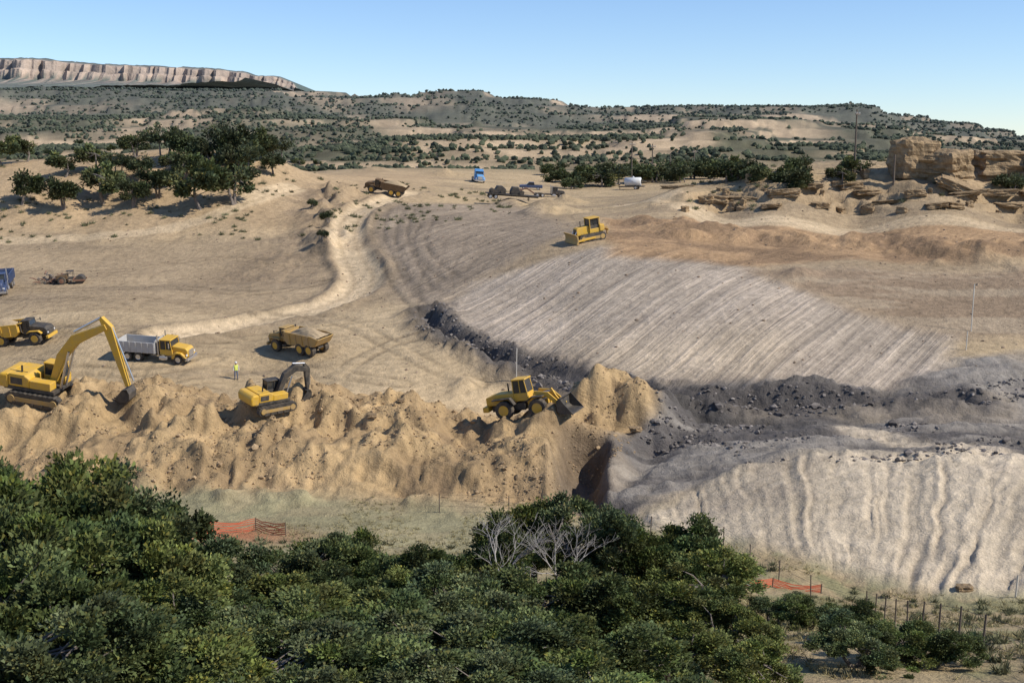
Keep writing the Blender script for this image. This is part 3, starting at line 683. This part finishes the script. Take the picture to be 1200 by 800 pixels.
def excavator(pose='reach',boomcol=YEL):
    e=empty('excavator')
    track(e,-1.75,-1.15,-2.3,2.3,1.0);track(e,1.15,1.75,-2.3,2.3,1.0)
    box(e,'undercarriage',-1.1,1.1,-1.15,1.15,.35,.85,DK); box(e,'turntable',-.75,.75,-.75,.75,.85,1.1,DK,.2)
    prism(e,'platform',[(-2.6,1.1),(1.7,1.1),(1.7,1.4),(-2.6,1.4)],-1.4,1.4,DK)
    prism(e,'counterweight',[(-3.1,1.2),(-2.2,1.15),(-2.2,2.35),(-2.9,2.35),(-3.2,2.0)],-1.45,1.45,YEL,.15)
    prism(e,'engine_cover',[(-2.2,1.4),(-.4,1.4),(-.4,2.15),(-.8,2.4),(-2.2,2.4)],-1.4,1.4,YEL,.08)
    box(e,'vent_panel',-2.0,-1.0,-1.43,-1.405,1.6,2.15,DK,0)
    box(e,'tank_box',-.4,1.4,-1.4,-.45,1.4,2.05,YEL,.05)
    cab(e,-.2,1.6,.4,1.4,1.4,3.05,YEL if pose=='reach' else DK,.3)
    rod(e,'exhaust',(-1.4,-.7,2.4),(-1.4,-.7,2.95),.08,DK); 
    for yy in (-1.35,1.35): rod(e,'handrail',(-2.0,yy,2.75),(-.5,yy,2.75),.025,DK,6)
    if pose=='reach':
        bm_=[(.9,1.75),(1.7,4.0),(2.9,5.6),(5.6,7.1)];ws=[.45,.75,.85,.45]
        arm=[(5.1,7.75),(5.7,7.0),(7.3,2.4)];aw=[.3,.75,.32]; bc=(7.3,2.2); c1=((1.7,1.4),(2.5,4.6)); c2=((2.8,6.2),(5.05,7.7)); c3=((6.0,7.1),(7.75,2.9))
    else:
        bm_=[(.9,1.7),(1.8,3.6),(3.0,4.3),(4.4,3.9)];ws=[.45,.75,.8,.45]
        arm=[(4.2,4.5),(4.5,3.9),(4.7,1.6)];aw=[.3,.7,.32]; bc=(4.6,1.5); c1=((1.7,1.4),(2.4,3.5)); c2=((2.6,4.8),(4.2,4.6)); c3=((4.8,4.1),(5.0,2.0))
    prism(e,'boom',thick(bm_,ws),-.28,.28,boomcol,.04); prism(e,'stick',thick(arm,aw),-.2,.2,boomcol,.03)
    for yy in (-.42,.42): rod(e,'boom_cylinder',(c1[0][0],yy,c1[0][1]),(c1[1][0],yy,c1[1][1]),.09,SIL)
    rod(e,'stick_cylinder',(c2[0][0],0,c2[0][1]),(c2[1][0],0,c2[1][1]),.1,SIL); rod(e,'bucket_cylinder',(c3[0][0],0,c3[0][1]),(c3[1][0],0,c3[1][1]),.08,SIL)
    bx,bz=bc
    pr=[(.15,.1),(.35,-.25),(.35,-.75),(.05,-1.15),(-.5,-1.25),(-.95,-.95),(-.8,-.9),(-.45,-1.1),(-.02,-1.0),(.2,-.7),(.2,-.3),(-.25,.0)]
    prism(e,'bucket_shell',[(bx+a,bz+b) for a,b in pr],-.6,.6,DK,.02)
    for yy in (-.6,.56): prism(e,'bucket_side',[(bx+a,bz+b) for a,b in [(.15,.1),(.35,-.25),(.35,-.75),(.05,-1.15),(-.5,-1.25),(-.9,-.95),(-.25,0)]],yy,yy+.04,DK,0)
    for i in range(4): box(e,'bucket_tooth',bx-1.15,bx-.85,-.55+i*.34,-.45+i*.34,bz-1.0,bz-.92,DK,0)
    return e
def articulated_truck(col=YEL,load=True):
    e=empty('articulated_dump_truck'); R=.88
    for x in (3.3,-1.6,-3.4):
        for s_ in (-1,1): wheel(e,x,s_*1.15,R,.68)
        box(e,'axle',x-.15,x+.15,-1.,1.,R-.15,R+.15,DK)
    box(e,'front_frame',1.2,4.6,-.5,.5,.8,1.2,DK); box(e,'rear_frame',-4.3,1.3,-.45,.45,.95,1.3,DK); box(e,'articulation_joint',.9,1.5,-.3,.3,.7,1.4,DK,.1)
    prism(e,'hood',[(2.7,1.3),(5.0,1.2),(5.1,1.9),(4.8,2.25),(2.7,2.65)],-1.0,1.0,DK if col is YEL else col,.1)
    box(e,'grille',5.06,5.12,-.7,.7,1.25,1.85,DK,0); box(e,'bumper',4.9,5.25,-1.3,1.3,.75,1.15,col,.05)
    for s_ in (-1,1):
        prism(e,'fender',[(2.3,1.75),(2.6,1.95),(4.0,1.95),(4.4,1.6),(4.4,1.5),(3.95,1.83),(2.65,1.83),(2.35,1.65)],s_*1.1-.35,s_*1.1+.35,col,.02)
        box(e,'headlight',5.05,5.14,s_*.85-.12,s_*.85+.12,1.45,1.65,WHT,0); rod(e,'mirror_arm',(2.9,s_*1.0,2.9),(3.1,s_*1.45,2.9),.03,DK,6); box(e,'mirror',3.05,3.1,s_*1.45-.1,s_*1.45+.1,2.65,3.05,DK,0)
    cab(e,1.5,2.9,-.8,.8,1.4,3.35,DK if col is YEL else col,.25); rod(e,'exhaust',(1.35,-.95,1.8),(1.35,-.95,3.4),.1,DK)
    side=[(-4.6,1.55),(-3.2,1.35),(.6,1.35),(1.15,1.9),(1.15,3.0),(.9,3.05),(-4.3,2.85),(-5.5,2.55)]
    for s_ in (-1,1):
        prism(e,'bed_side',side,s_*1.42-.06,s_*1.42+.06,col,.02)
        for xx in (-3.6,-2.4,-1.2,0): box(e,'bed_rib',xx-.08,xx+.08,min(s_*1.48,s_*1.56),max(s_*1.48,s_*1.56),1.5,2.8,col,0)
    prism(e,'bed_floor',[(-5.5,2.5),(-4.6,1.5),(-3.2,1.3),(.6,1.3),(1.2,1.9),(1.2,3.0),(1.08,3.0),(1.08,2.0),(.5,1.45),(-3.2,1.45),(-4.5,1.62),(-5.4,2.58)],-1.36,1.36,col,.02)
    box(e,'bed_canopy',1.1,1.7,-1.3,1.3,3.05,3.12,col,.02)
    if load:
        bm=bmesh.new(); bmesh.ops.create_grid(bm,x_segments=16,y_segments=10,size=1)
        for v in bm.verts:
            a,b=v.co.x,v.co.y; v.co=Vector((-2.0+a*3.0,b*1.34,2.6+1.0*(1-abs(a)**1.7)*(1-abs(b)**1.6)+.12*mn.noise(Vector((a*4,b*4,1)))))
        me=bpy.data.meshes.new('soil'); bm.to_mesh(me); bm.free(); obj('soil_load',me,[SOIL],e)
    return e
def road_truck(name,cabcol,bed=None,bedcol=GRY,sleeper=False):
    e=empty(name); R=.52
    for s_ in (-1,1): wheel(e,3.1,s_*.98,R,.3,SIL)
    for x in (-1.6,-2.9):
        for s_ in (-1,1): wheel(e,x,s_*.9,R,.55,SIL)
    box(e,'chassis',-3.6,3.9,-.42,.42,.62,.9,DK)
    prism(e,'hood',[(2.3,.75),(4.1,.75),(4.15,1.5),(3.9,1.75),(2.3,1.95)],-.75,.75,cabcol,.1); box(e,'grille',4.13,4.2,-.5,.5,.8,1.5,SIL,.01)
    box(e,'bumper',4.05,4.3,-1.15,1.15,.42,.72,SIL,.03)
    for s_ in (-1,1):
        prism(e,'fender',[(2.35,.6),(2.5,1.15),(2.9,1.35),(3.5,1.3),(3.95,.9),(4.05,.75),(3.8,.75),(3.4,1.15),(2.9,1.18),(2.65,.6)],s_*.98-.2,s_*.98+.2,cabcol,.03)
        box(e,'headlight',4.05,4.12,s_*.9-.13,s_*.9+.13,.95,1.15,WHT,.01)
        rod(e,'mirror',(2.2,s_*1.25,1.8),(2.2,s_*1.25,2.4),.06,SIL,6); rod(e,'exhaust_stack',(.75,s_*.95,.9),(.75,s_*.95,3.1),.08,SIL,8)
        lathe(e,'fuel_tank',[(.3,-.15),(.3,.15)],1.3,s_*1.0,.65,SIL,16); box(e,'step',.9,1.8,s_*1.0-.2,s_*1.0+.2,.4,.8,SIL,.08)
    cab(e,.95,2.4,-.95,.95,.9,2.65,cabcol,.2)
    if sleeper: box(e,'sleeper',-.3,.92,-1.0,1.0,.9,3.0,cabcol,.12)
    if bed:
        for s_ in (-1,1):
            box(e,'bed_side',-4.1,.5,s_*1.15-.05,s_*1.15+.05,1.05,2.25,bedcol,.02)
            for i in range(7): box(e,'bed_rib',-4.0+i*.72,-3.9+i*.72,min(s_*1.2,s_*1.27),max(s_*1.2,s_*1.27),1.05,2.22,bedcol,0)
        box(e,'bed_floor',-4.1,.5,-1.1,1.1,1.0,1.12,bedcol); box(e,'bed_front',.4,.5,-1.1,1.1,1.12,2.5,bedcol); box(e,'tailgate',-4.15,-4.05,-1.1,1.1,1.12,2.25,bedcol)
    else: box(e,'fifth_wheel',-2.6,-1.8,-.45,.45,.92,1.08,DK,.03)
    return e
def loader():
    e=empty('wheel_loader'); R=.85
    for x in (1.6,-1.6):
        for s_ in (-1,1): wheel(e,x,s_*1.1,R,.65)
        box(e,'axle',x-.2,x+.2,-.9,.9,R-.2,R+.2,DK)
    box(e,'front_frame',.4,2.4,-.45,.45,.7,1.7,YEL,.05); box(e,'rear_frame',-3.0,.2,-.6,.6,.65,1.3,DK,.05)
    prism(e,'engine_hood',[(-3.4,1.25),(-.7,1.25),(-.7,2.25),(-2.4,2.25),(-3.4,2.0)],-.85,.85,YEL,.08); box(e,'radiator_grille',-3.46,-3.41,-.6,.6,1.35,1.9,DK,0); box(e,'rear_counterweight',-3.7,-3.1,-1.2,1.2,.75,1.25,YEL,.1)
    for s_ in (-1,1):
        prism(e,'rear_fender',[(-2.6,1.75),(-1.0,1.85),(-.6,1.3),(-.5,1.3),(-.9,1.95),(-2.65,1.85)],s_*1.1-.33,s_*1.1+.33,DK,.02)
        prism(e,'front_fender',[(.7,1.6),(1.1,1.9),(2.2,1.9),(2.2,1.82),(1.15,1.82),(.8,1.55)],s_*1.1-.33,s_*1.1+.33,DK,.02)
        prism(e,'lift_arm',thick([(1.2,2.1),(2.4,1.9),(3.6,.75)],[.35,.45,.3]),s_*.6-.08,s_*.6+.08,YEL,.02)
        rod(e,'lift_cylinder',(.9,s_*.6,1.1),(2.5,s_*.6,1.65),.08,SIL)
    cab(e,-.75,.65,-.75,.75,1.5,3.45,YEL,.2); rod(e,'exhaust',(-1.6,.4,2.2),(-1.6,.4,3.0),.07,DK); rod(e,'tilt_cylinder',(1.2,0,1.9),(2.7,0,2.1),.09,SIL); prism(e,'z_link',thick([(2.6,2.3),(2.9,1.5),(3.4,.9)],[.2,.35,.2]),-.1,.1,YEL,.02)
    pr=[(3.5,1.35),(3.45,.5),(3.7,.2),(4.9,.08),(4.9,.16),(3.85,.35),(3.62,.6),(3.65,1.3),(3.9,1.55),(3.8,1.6)]
    prism(e,'bucket_shell',pr,-1.45,1.45,DK,.01)
    for yy in (-1.5,1.45): prism(e,'bucket_side',[(3.8,1.6),(3.5,1.35),(3.45,.5),(3.7,.2),(4.9,.08),(4.2,1.0)],yy,yy+.05,DK,0)
    return e
def dozer():
    e=empty('bulldozer')
    track(e,-1.35,-.8,-2.2,2.1,1.15);track(e,.8,1.35,-2.2,2.1,1.15)
    prism(e,'hood',[(.1,1.0),(2.1,1.0),(2.15,2.0),(1.9,2.15),(.1,2.25)],-.55,.55,YEL,.06); box(e,'grille',2.16,2.2,-.4,.4,1.1,1.95,DK,0)
    box(e,'body',-2.1,.1,-.75,.75,.9,1.75,YEL,.05); box(e,'fuel_tank',-2.3,-1.5,-.9,.9,1.2,2.2,YEL,.12)
    cab(e,-1.5,.1,-.65,.65,1.7,3.2,DK,.1); box(e,'rops_canopy',-1.65,.2,-.85,.85,3.22,3.32,YEL,.03)
    for x in (-1.55,.05):
        for s_ in (-1,1): rod(e,'rops_post',(x,s_*.75,1.7),(x,s_*.75,3.25),.07,YEL,8)
    rod(e,'exhaust',(1.2,0,2.2),(1.2,0,3.0),.07,DK)
    pr=[(2.75,.0),(3.0,.05),(2.8,.6),(2.85,1.15),(3.1,1.5),(2.95,1.52),(2.65,1.2),(2.6,.5)]
    prism(e,'blade',pr,-1.9,1.9,YEL2,.02)
    for s_ in (-1,1):
        prism(e,'push_arm',thick([(-.4,.6),(2.7,.45)],[.25,.3]),s_*1.45-.07,s_*1.45+.07,YEL,.02); rod(e,'lift_cylinder',(1.9,s_*.45,1.9),(2.7,s_*.45,.9),.07,SIL)
    prism(e,'ripper',thick([(-2.3,1.5),(-3.1,1.5),(-3.2,.4)],[.4,.35,.15]),-.12,.12,YEL2,.02); box(e,'ripper_beam',-3.0,-2.8,-.9,.9,1.1,1.4,YEL2,.03)
    return e
def trailer():
    e=empty('flatbed_trailer')
    box(e,'deck',-6,6,-1.25,1.25,1.05,1.25,DK,.02); box(e,'main_beam',-5.5,5.8,-.5,.5,.75,1.05,DK,.02)
    for x in (-5,-3.8): 
        for s_ in (-1,1): wheel(e,x,s_*.95,.5,.5,SIL)
    for s_ in (-1,1): box(e,'landing_leg',3.6,3.75,s_*.7-.08,s_*.7+.08,.0,1.0,DK,0)
    prism(e,'machinery_body',[(-5.2,1.26),(-1.6,1.26),(-1.6,2.3),(-2.4,2.9),(-3.6,2.9),(-4.0,2.1),(-5.2,2.0)],-.9,.9,DK,.1)
    prism(e,'machinery_cab',[(-.6,1.26),(2.4,1.26),(2.6,2.0),(1.4,2.2),(1.2,2.9),(-.2,2.9),(-.6,2.0)],-.9,.9,DK,.1)
    prism(e,'machinery_arm',thick([(1.0,2.0),(3.0,2.8),(4.8,1.8)],[.3,.4,.3]),-.2,.2,RED,.03)
    for s_ in (-1,1):
        for xx in (-4.6,-2.2,0,1.9): lathe(e,'machinery_wheel',[(.2,-.2),(.5,-.2),(.5,.2),(.2,.2)],xx,s_*.9,1.76,RUB,18)
    return e
def pickup(col):
    e=empty('pickup_truck')
    for x in (1.75,-1.75):
        for s_ in (-1,1): wheel(e,x,s_*.82,.4,.26,SIL)
    prism(e,'body',[(-2.8,.5),(2.75,.5),(2.8,1.05),(1.2,1.15),(-2.8,1.15)],-.95,.95,col,.08); prism(e,'cab_glass',[(-.9,1.16),(1.15,1.16),(.55,1.78),(-.7,1.78)],-.82,.82,GLS,.04); box(e,'roof',-.75,.6,-.8,.8,1.79,1.86,col,.03)
    box(e,'bed_opening',-2.65,-1.0,-.8,.8,1.16,1.19,DK,0); box(e,'bumper',2.76,2.9,-.9,.9,.5,.7,SIL,.02)
    return e
def tank_trailer():
    e=empty('water_tank_trailer')
    for s_ in (-1,1): wheel(e,-.8,s_*.9,.45,.3,SIL)
    box(e,'frame',-2.6,3.2,-.7,.7,.6,.8,DK)
    V,Fq=tube([(-1.9,0,1.75),(-1.75,0,1.75),(1.75,0,1.75),(1.9,0,1.75)],[.5,.95,.95,.5],20); obj('tank',arr_mesh('tank',V,Fq,True),[WHT],e)
    lathe(e,'hatch',[(.25,-.3),(.25,.3)],0,0,2.7,WHT,14); box(e,'jack',3.0,3.1,-.05,.05,0,.7,DK,0)
    return e
e=excavator('reach'); place(e,52,467,-10,1.13)
e=excavator('low',DK); place(e,316,474,42,.80)
e=articulated_truck(); place(e,22,402,-8,.86)
e=road_truck('dump_truck',YEL,True,GRY); place(e,184,420,-12,1.0)
e=articulated_truck(YEL2); place(e,352,411,141,.84)
e=loader(); place(e,618,484,-22,.98)
e=dozer(); place(e,690,281,205,.95)
e=articulated_truck(BRN); place(e,452,226,172,.86)
e=road_truck('semi_truck',BLU,None,sleeper=True); place(e,560,213,-82,1.1)
e=trailer(); place(e,600,233,8,.9)
e=road_truck('semi_truck',DK,None); place(e,642,231,10,.9)
e=pickup(DBL); place(e,622,222,180,1.0)
e=road_truck('dump_truck',DBL,True,DBL); place(e,2,341,-75,1.1)
e=tank_trailer(); place(e,742,222,160,1.1)
def compactor():
    e=empty('soil_disc_roller')
    lathe(e,'drum',[(.3,-.95),(.75,-.95),(.75,.95),(.3,.95)],1.5,0,.75,DK,26)
    for s_ in (-1,1): wheel(e,-1.4,s_*.8,.7,.5,RED)
    box(e,'drum_yoke',.6,2.4,-1.15,-1.0,.6,.9,RED,.03); box(e,'drum_yoke',.6,2.4,1.0,1.15,.6,.9,RED,.03); box(e,'yoke_beam',.4,.62,-1.15,1.15,.6,1.0,RED,.03)
    prism(e,'engine_cover',[(-2.4,.9),(-.5,.9),(-.5,1.7),(-2.2,1.6)],-.7,.7,BRN,.08); box(e,'seat_deck',-.5,.4,-.6,.6,.9,1.15,DK,.03); box(e,'canopy',-.7,.5,-.7,.7,2.2,2.28,DK,.03)
    for x in (-.6,.4):
        for s_ in (-1,1): rod(e,'canopy_post',(x,s_*.6,1.1),(x,s_*.6,2.2),.04,DK,6)
    return e
def scrap(px,row):
    x,y,z=G(px,row); Vs=[];Fs=[];o=0
    for i in range(130):
        p=np.array([random.gauss(0,1.1),random.gauss(0,.7),abs(random.gauss(.3,.35))]); dd=np.array([random.gauss(0,1),random.gauss(0,.7),random.gauss(0,.35)]); dd/=np.linalg.norm(dd)
        L=random.uniform(.3,1.1); V,Fq=tube([p,p+dd*L*.5+np.array([0,0,.1]),p+dd*L],[.10,.09,.05],5); Vs.append(V);Fs.append(Fq+o);o+=len(V)
    ob=obj('brush_pile',arr_mesh('brush_pile',np.concatenate(Vs),np.concatenate(Fs),True),[RED,BARK]); ob.location=(x,y,z)
    ob.data.polygons.foreach_set('material_index',(np.arange(len(ob.data.polygons))//10%3>0).astype(np.int32))
scrap(66,331); e=compactor(); place(e,84,332,10,.85)
# ---------------------------------------------------------------- poles, stakes, fences
def pole(px,row,h,arms=1,rot=0):
    e=empty('utility_pole'); x,y,z=G(px,row); V,Fq=tube([(0,0,-.5),(0,0,h)],[.20,.13],10); obj('pole_shaft',arr_mesh('s',V,Fq,True),[WOOD],e)
    for i in range(arms):
        box(e,'crossarm',-1.3,1.3,-.22,-.12,h-.9-i*1.1,h-.7-i*1.1,WOOD,0)
        for xx in (-1.15,-.5,.5,1.15): rod(e,'insulator',(xx,-.17,h-.7-i*1.1),(xx,-.17,h-.45-i*1.1),.07,GRY,6)
    e.location=(x,y,z); e.rotation_euler=(0,0,rot)
pole(740,216,11,1,.9);pole(764,212,10,1,.9);pole(1001,203,11,1,1.0);pole(785,208,7,0);pole(1047,216,5,0);pole(813,208,8,1,.9)
def stake(px,row,h,r=.05):
    x,y,z=G(px,row); V,Fq=tube([(0,0,-.2),(.05,0,h)],[r,r],6); o=obj('survey_stake',arr_mesh('survey_stake',V,Fq,True),[STK]); o.location=(x,y,z)
for a in [(605,447,3.6),(1138,388,5.2),(1132,410,2),(1190,700,1.4)]: stake(*a)
def fence(name,pts,h,orange):
    e=empty(name); P=[G(*p) for p in pts]; seg=[]
    for a,b in zip(P[:-1],P[1:]):
        L=math.hypot(b[0]-a[0],b[1]-a[1]); k=max(1,int(L/3.5))
        for i in range(k): t=i/k; seg.append((a[0]+(b[0]-a[0])*t,a[1]+(b[1]-a[1])*t))
    seg.append(P[-1][:2]); S=[Vector((x,y,Hs(x,y))) for x,y in seg]
    for p in S: rod(e,'post',p+Vector((0,0,-.2)),p+Vector((random.uniform(-.06,.06),0,h)),.03 if orange else .035,WOOD,6)
    for a,b in zip(S[:-1],S[1:]):
        if orange:
            V=[];Fq=[]
            for k in range(6):
                z0=h*(.12+.15*k); o=len(V)
                for t in np.linspace(0,1,6):
                    p=a.lerp(b,t); sg=-.22*math.sin(t*math.pi)*random.uniform(.5,1.5)
                    V+=[(p.x,p.y,p.z+z0+sg),(p.x,p.y,p.z+z0+sg+.07)]
                for i in range(5): Fq.append((o+2*i,o+2*i+2,o+2*i+3,o+2*i+1))
            obj('mesh_netting',arr_mesh('n',np.array(V),np.array(Fq)),[ORG],e)
        else:
            for k in (.35,.65,.95): rod(e,'wire',a+Vector((0,0,h*k)),b+Vector((0,0,h*k)),.008,DK,4)
fence('orange_safety_fence',[(205,632),(250,626),(300,622),(335,628)],1.0,True)
fence('orange_safety_fence',[(868,686),(905,688),(962,695)],.6,True)
fence('wire_fence',[(515,600),(680,612),(848,640),(950,700),(1015,720),(1150,770),(1230,800)],1.4,False)
# ---------------------------------------------------------------- worker
def worker(px,row,head):
    e=empty('worker'); 
    J={'pel':(0,0,.95,.15),'sp':(0,0,1.15,.145),'ch':(0,0,1.38,.17),'nk':(0.01,0,1.53,.06),'hd':(.02,0,1.62,.085),'tp':(.02,0,1.74,.085),
       'hl':(0,.10,.9,.10),'kl':(.06,.12,.5,.068),'al':(-.02,.13,.1,.05),'tl':(.16,.14,.05,.045),
       'hr':(0,-.10,.9,.10),'kr':(.02,-.13,.5,.068),'ar':(-.08,-.14,.1,.05),'tr':(.10,-.15,.05,.045),
       'sl':(0,.19,1.43,.07),'el':(-.02,.27,1.15,.05),'wl':(.12,.27,.93,.035),'ml':(.16,.27,.87,.035),
       'sr':(0,-.19,1.43,.07),'er':(-.02,-.27,1.15,.05),'wr':(.10,-.27,.92,.035),'mr':(.13,-.27,.86,.035)}
    E=[('pel','sp'),('sp','ch'),('ch','nk'),('nk','hd'),('hd','tp'),('pel','hl'),('hl','kl'),('kl','al'),('al','tl'),('pel','hr'),('hr','kr'),('kr','ar'),('ar','tr'),('ch','sl'),('sl','el'),('el','wl'),('wl','ml'),('ch','sr'),('sr','er'),('er','wr'),('wr','mr')]
    for s_,b in (('l','ml'),('r','mr')):
        bx,by,bz,_=J[b]
        for i,(oy,L) in enumerate([(-.03,.07),(-.01,.085),(.01,.08),(.03,.06)]):
            J[f'f{s_}{i}']=(bx+.03,by+oy,bz-L,.009); E.append((b,f'f{s_}{i}'))
        J[f't{s_}h']=(bx+.06,by,bz-.01,.010); E.append((b,f't{s_}h'))
    ks=list(J); me=bpy.data.meshes.new('body'); me.from_pydata([J[k][:3] for k in ks],[(ks.index(a),ks.index(b)) for a,b in E],[])
    o=obj('tmp',me); md=o.modifiers.new('s','SKIN'); sb=o.modifiers.new('u','SUBSURF'); sb.levels=2; sb.render_levels=2
    for i,k in enumerate(ks): me.skin_vertices[0].data[i].radius=(J[k][3],)*2
    me.skin_vertices[0].data[0].use_root=True
    bpy.context.view_layer.update(); dg=bpy.context.evaluated_depsgraph_get(); m2=bpy.data.meshes.new_from_object(o.evaluated_get(dg)); bpy.data.objects.remove(o)
    m2.materials.clear()
    for mt in (SKIN,VEST,JEAN,SHIRT,DK): m2.materials.append(mt)
    for p in m2.polygons:
        c_=p.center; p.use_smooth=True
        p.material_index= 4 if c_.z<.13 else 2 if (c_.z<.93 and abs(c_.y)<.23) else 1 if (abs(c_.y)<.2 and c_.z<1.5) else 3 if (c_.z>.95 and c_.z<1.5) else 0
    obj('body',m2,[],e)
    lo=bmesh.new(); bmesh.ops.create_uvsphere(lo,u_segments=16,v_segments=10,radius=.125)
    for v in lo.verts: 
        if v.co.z<0: v.co.z*=.1
        v.co.x*=1.12
    mh=bpy.data.meshes.new('hat'); lo.to_mesh(mh); lo.free(); h=obj('hard_hat',mh,[WHT],e); h.location=(.02,0,1.72)
    box(e,'hat_brim',-.02,.19,-.11,.11,1.71,1.725,WHT,0)
    for s_ in (-1,1): box(e,'eye',.095,.108,s_*.035-.012,s_*.035+.012,1.655,1.67,DK,0); box(e,'ear',.0,.03,s_*.088-.01,s_*.088+.01,1.62,1.67,SKIN,0)
    prism(e,'nose',[(.1,1.65),(.125,1.615),(.1,1.61)],-.012,.012,SKIN,0); box(e,'mouth',.09,.105,-.025,.025,1.582,1.59,RED,0)
    x,y,z=G(px,row); e.location=(x,y,z); e.rotation_euler=(0,0,math.radians(head)); e.scale=(1.08,)*3
worker(277,445,-60)
# ---------------------------------------------------------------- light, sky, camera
sv=Vector((.80,-.22,.0)).normalized(); EL=math.radians(42)
sd=Vector((sv.x*math.cos(EL),sv.y*math.cos(EL),math.sin(EL)))
sun=bpy.data.lights.new('sun','SUN'); sun.energy=5.0; sun.angle=math.radians(.5); sun.color=(1,.95,.86)
so=bpy.data.objects.new('sun',sun); COL.objects.link(so); so.rotation_euler=sd.to_track_quat('Z','Y').to_euler(); so.location=(0,0,200)
w=bpy.data.worlds.new('World'); scene.world=w; w.use_nodes=True; nt_=w.node_tree; bg=nt_.nodes['Background']
sky=nt_.nodes.new('ShaderNodeTexSky'); sky.sky_type='NISHITA'; sky.sun_disc=False; sky.sun_elevation=EL; sky.sun_rotation=math.atan2(sv.x,sv.y)
sky.altitude=1900; sky.air_density=1.1; sky.dust_density=.0; sky.ozone_density=2.5
tint=nt_.nodes.new('ShaderNodeVectorMath'); tint.operation='MULTIPLY'; tint.inputs[1].default_value=(.86,.95,1.12)
nt_.links.new(sky.outputs[0],tint.inputs[0]); nt_.links.new(tint.outputs[0],bg.inputs[0]); bg.inputs[1].default_value=.135
cam=bpy.data.cameras.new('camera'); co=bpy.data.objects.new('camera',cam); COL.objects.link(co); cam.sensor_width=36; cam.lens=36*F/1200; cam.clip_end=30000; cam.clip_start=.5
co.location=(0,0,EYE); co.rotation_euler=(math.pi/2-PITCH,0,0); scene.camera=co
scene.view_settings.view_transform='Standard'; scene.view_settings.look='None'; scene.view_settings.exposure=0
print('done',time.time()-T0)
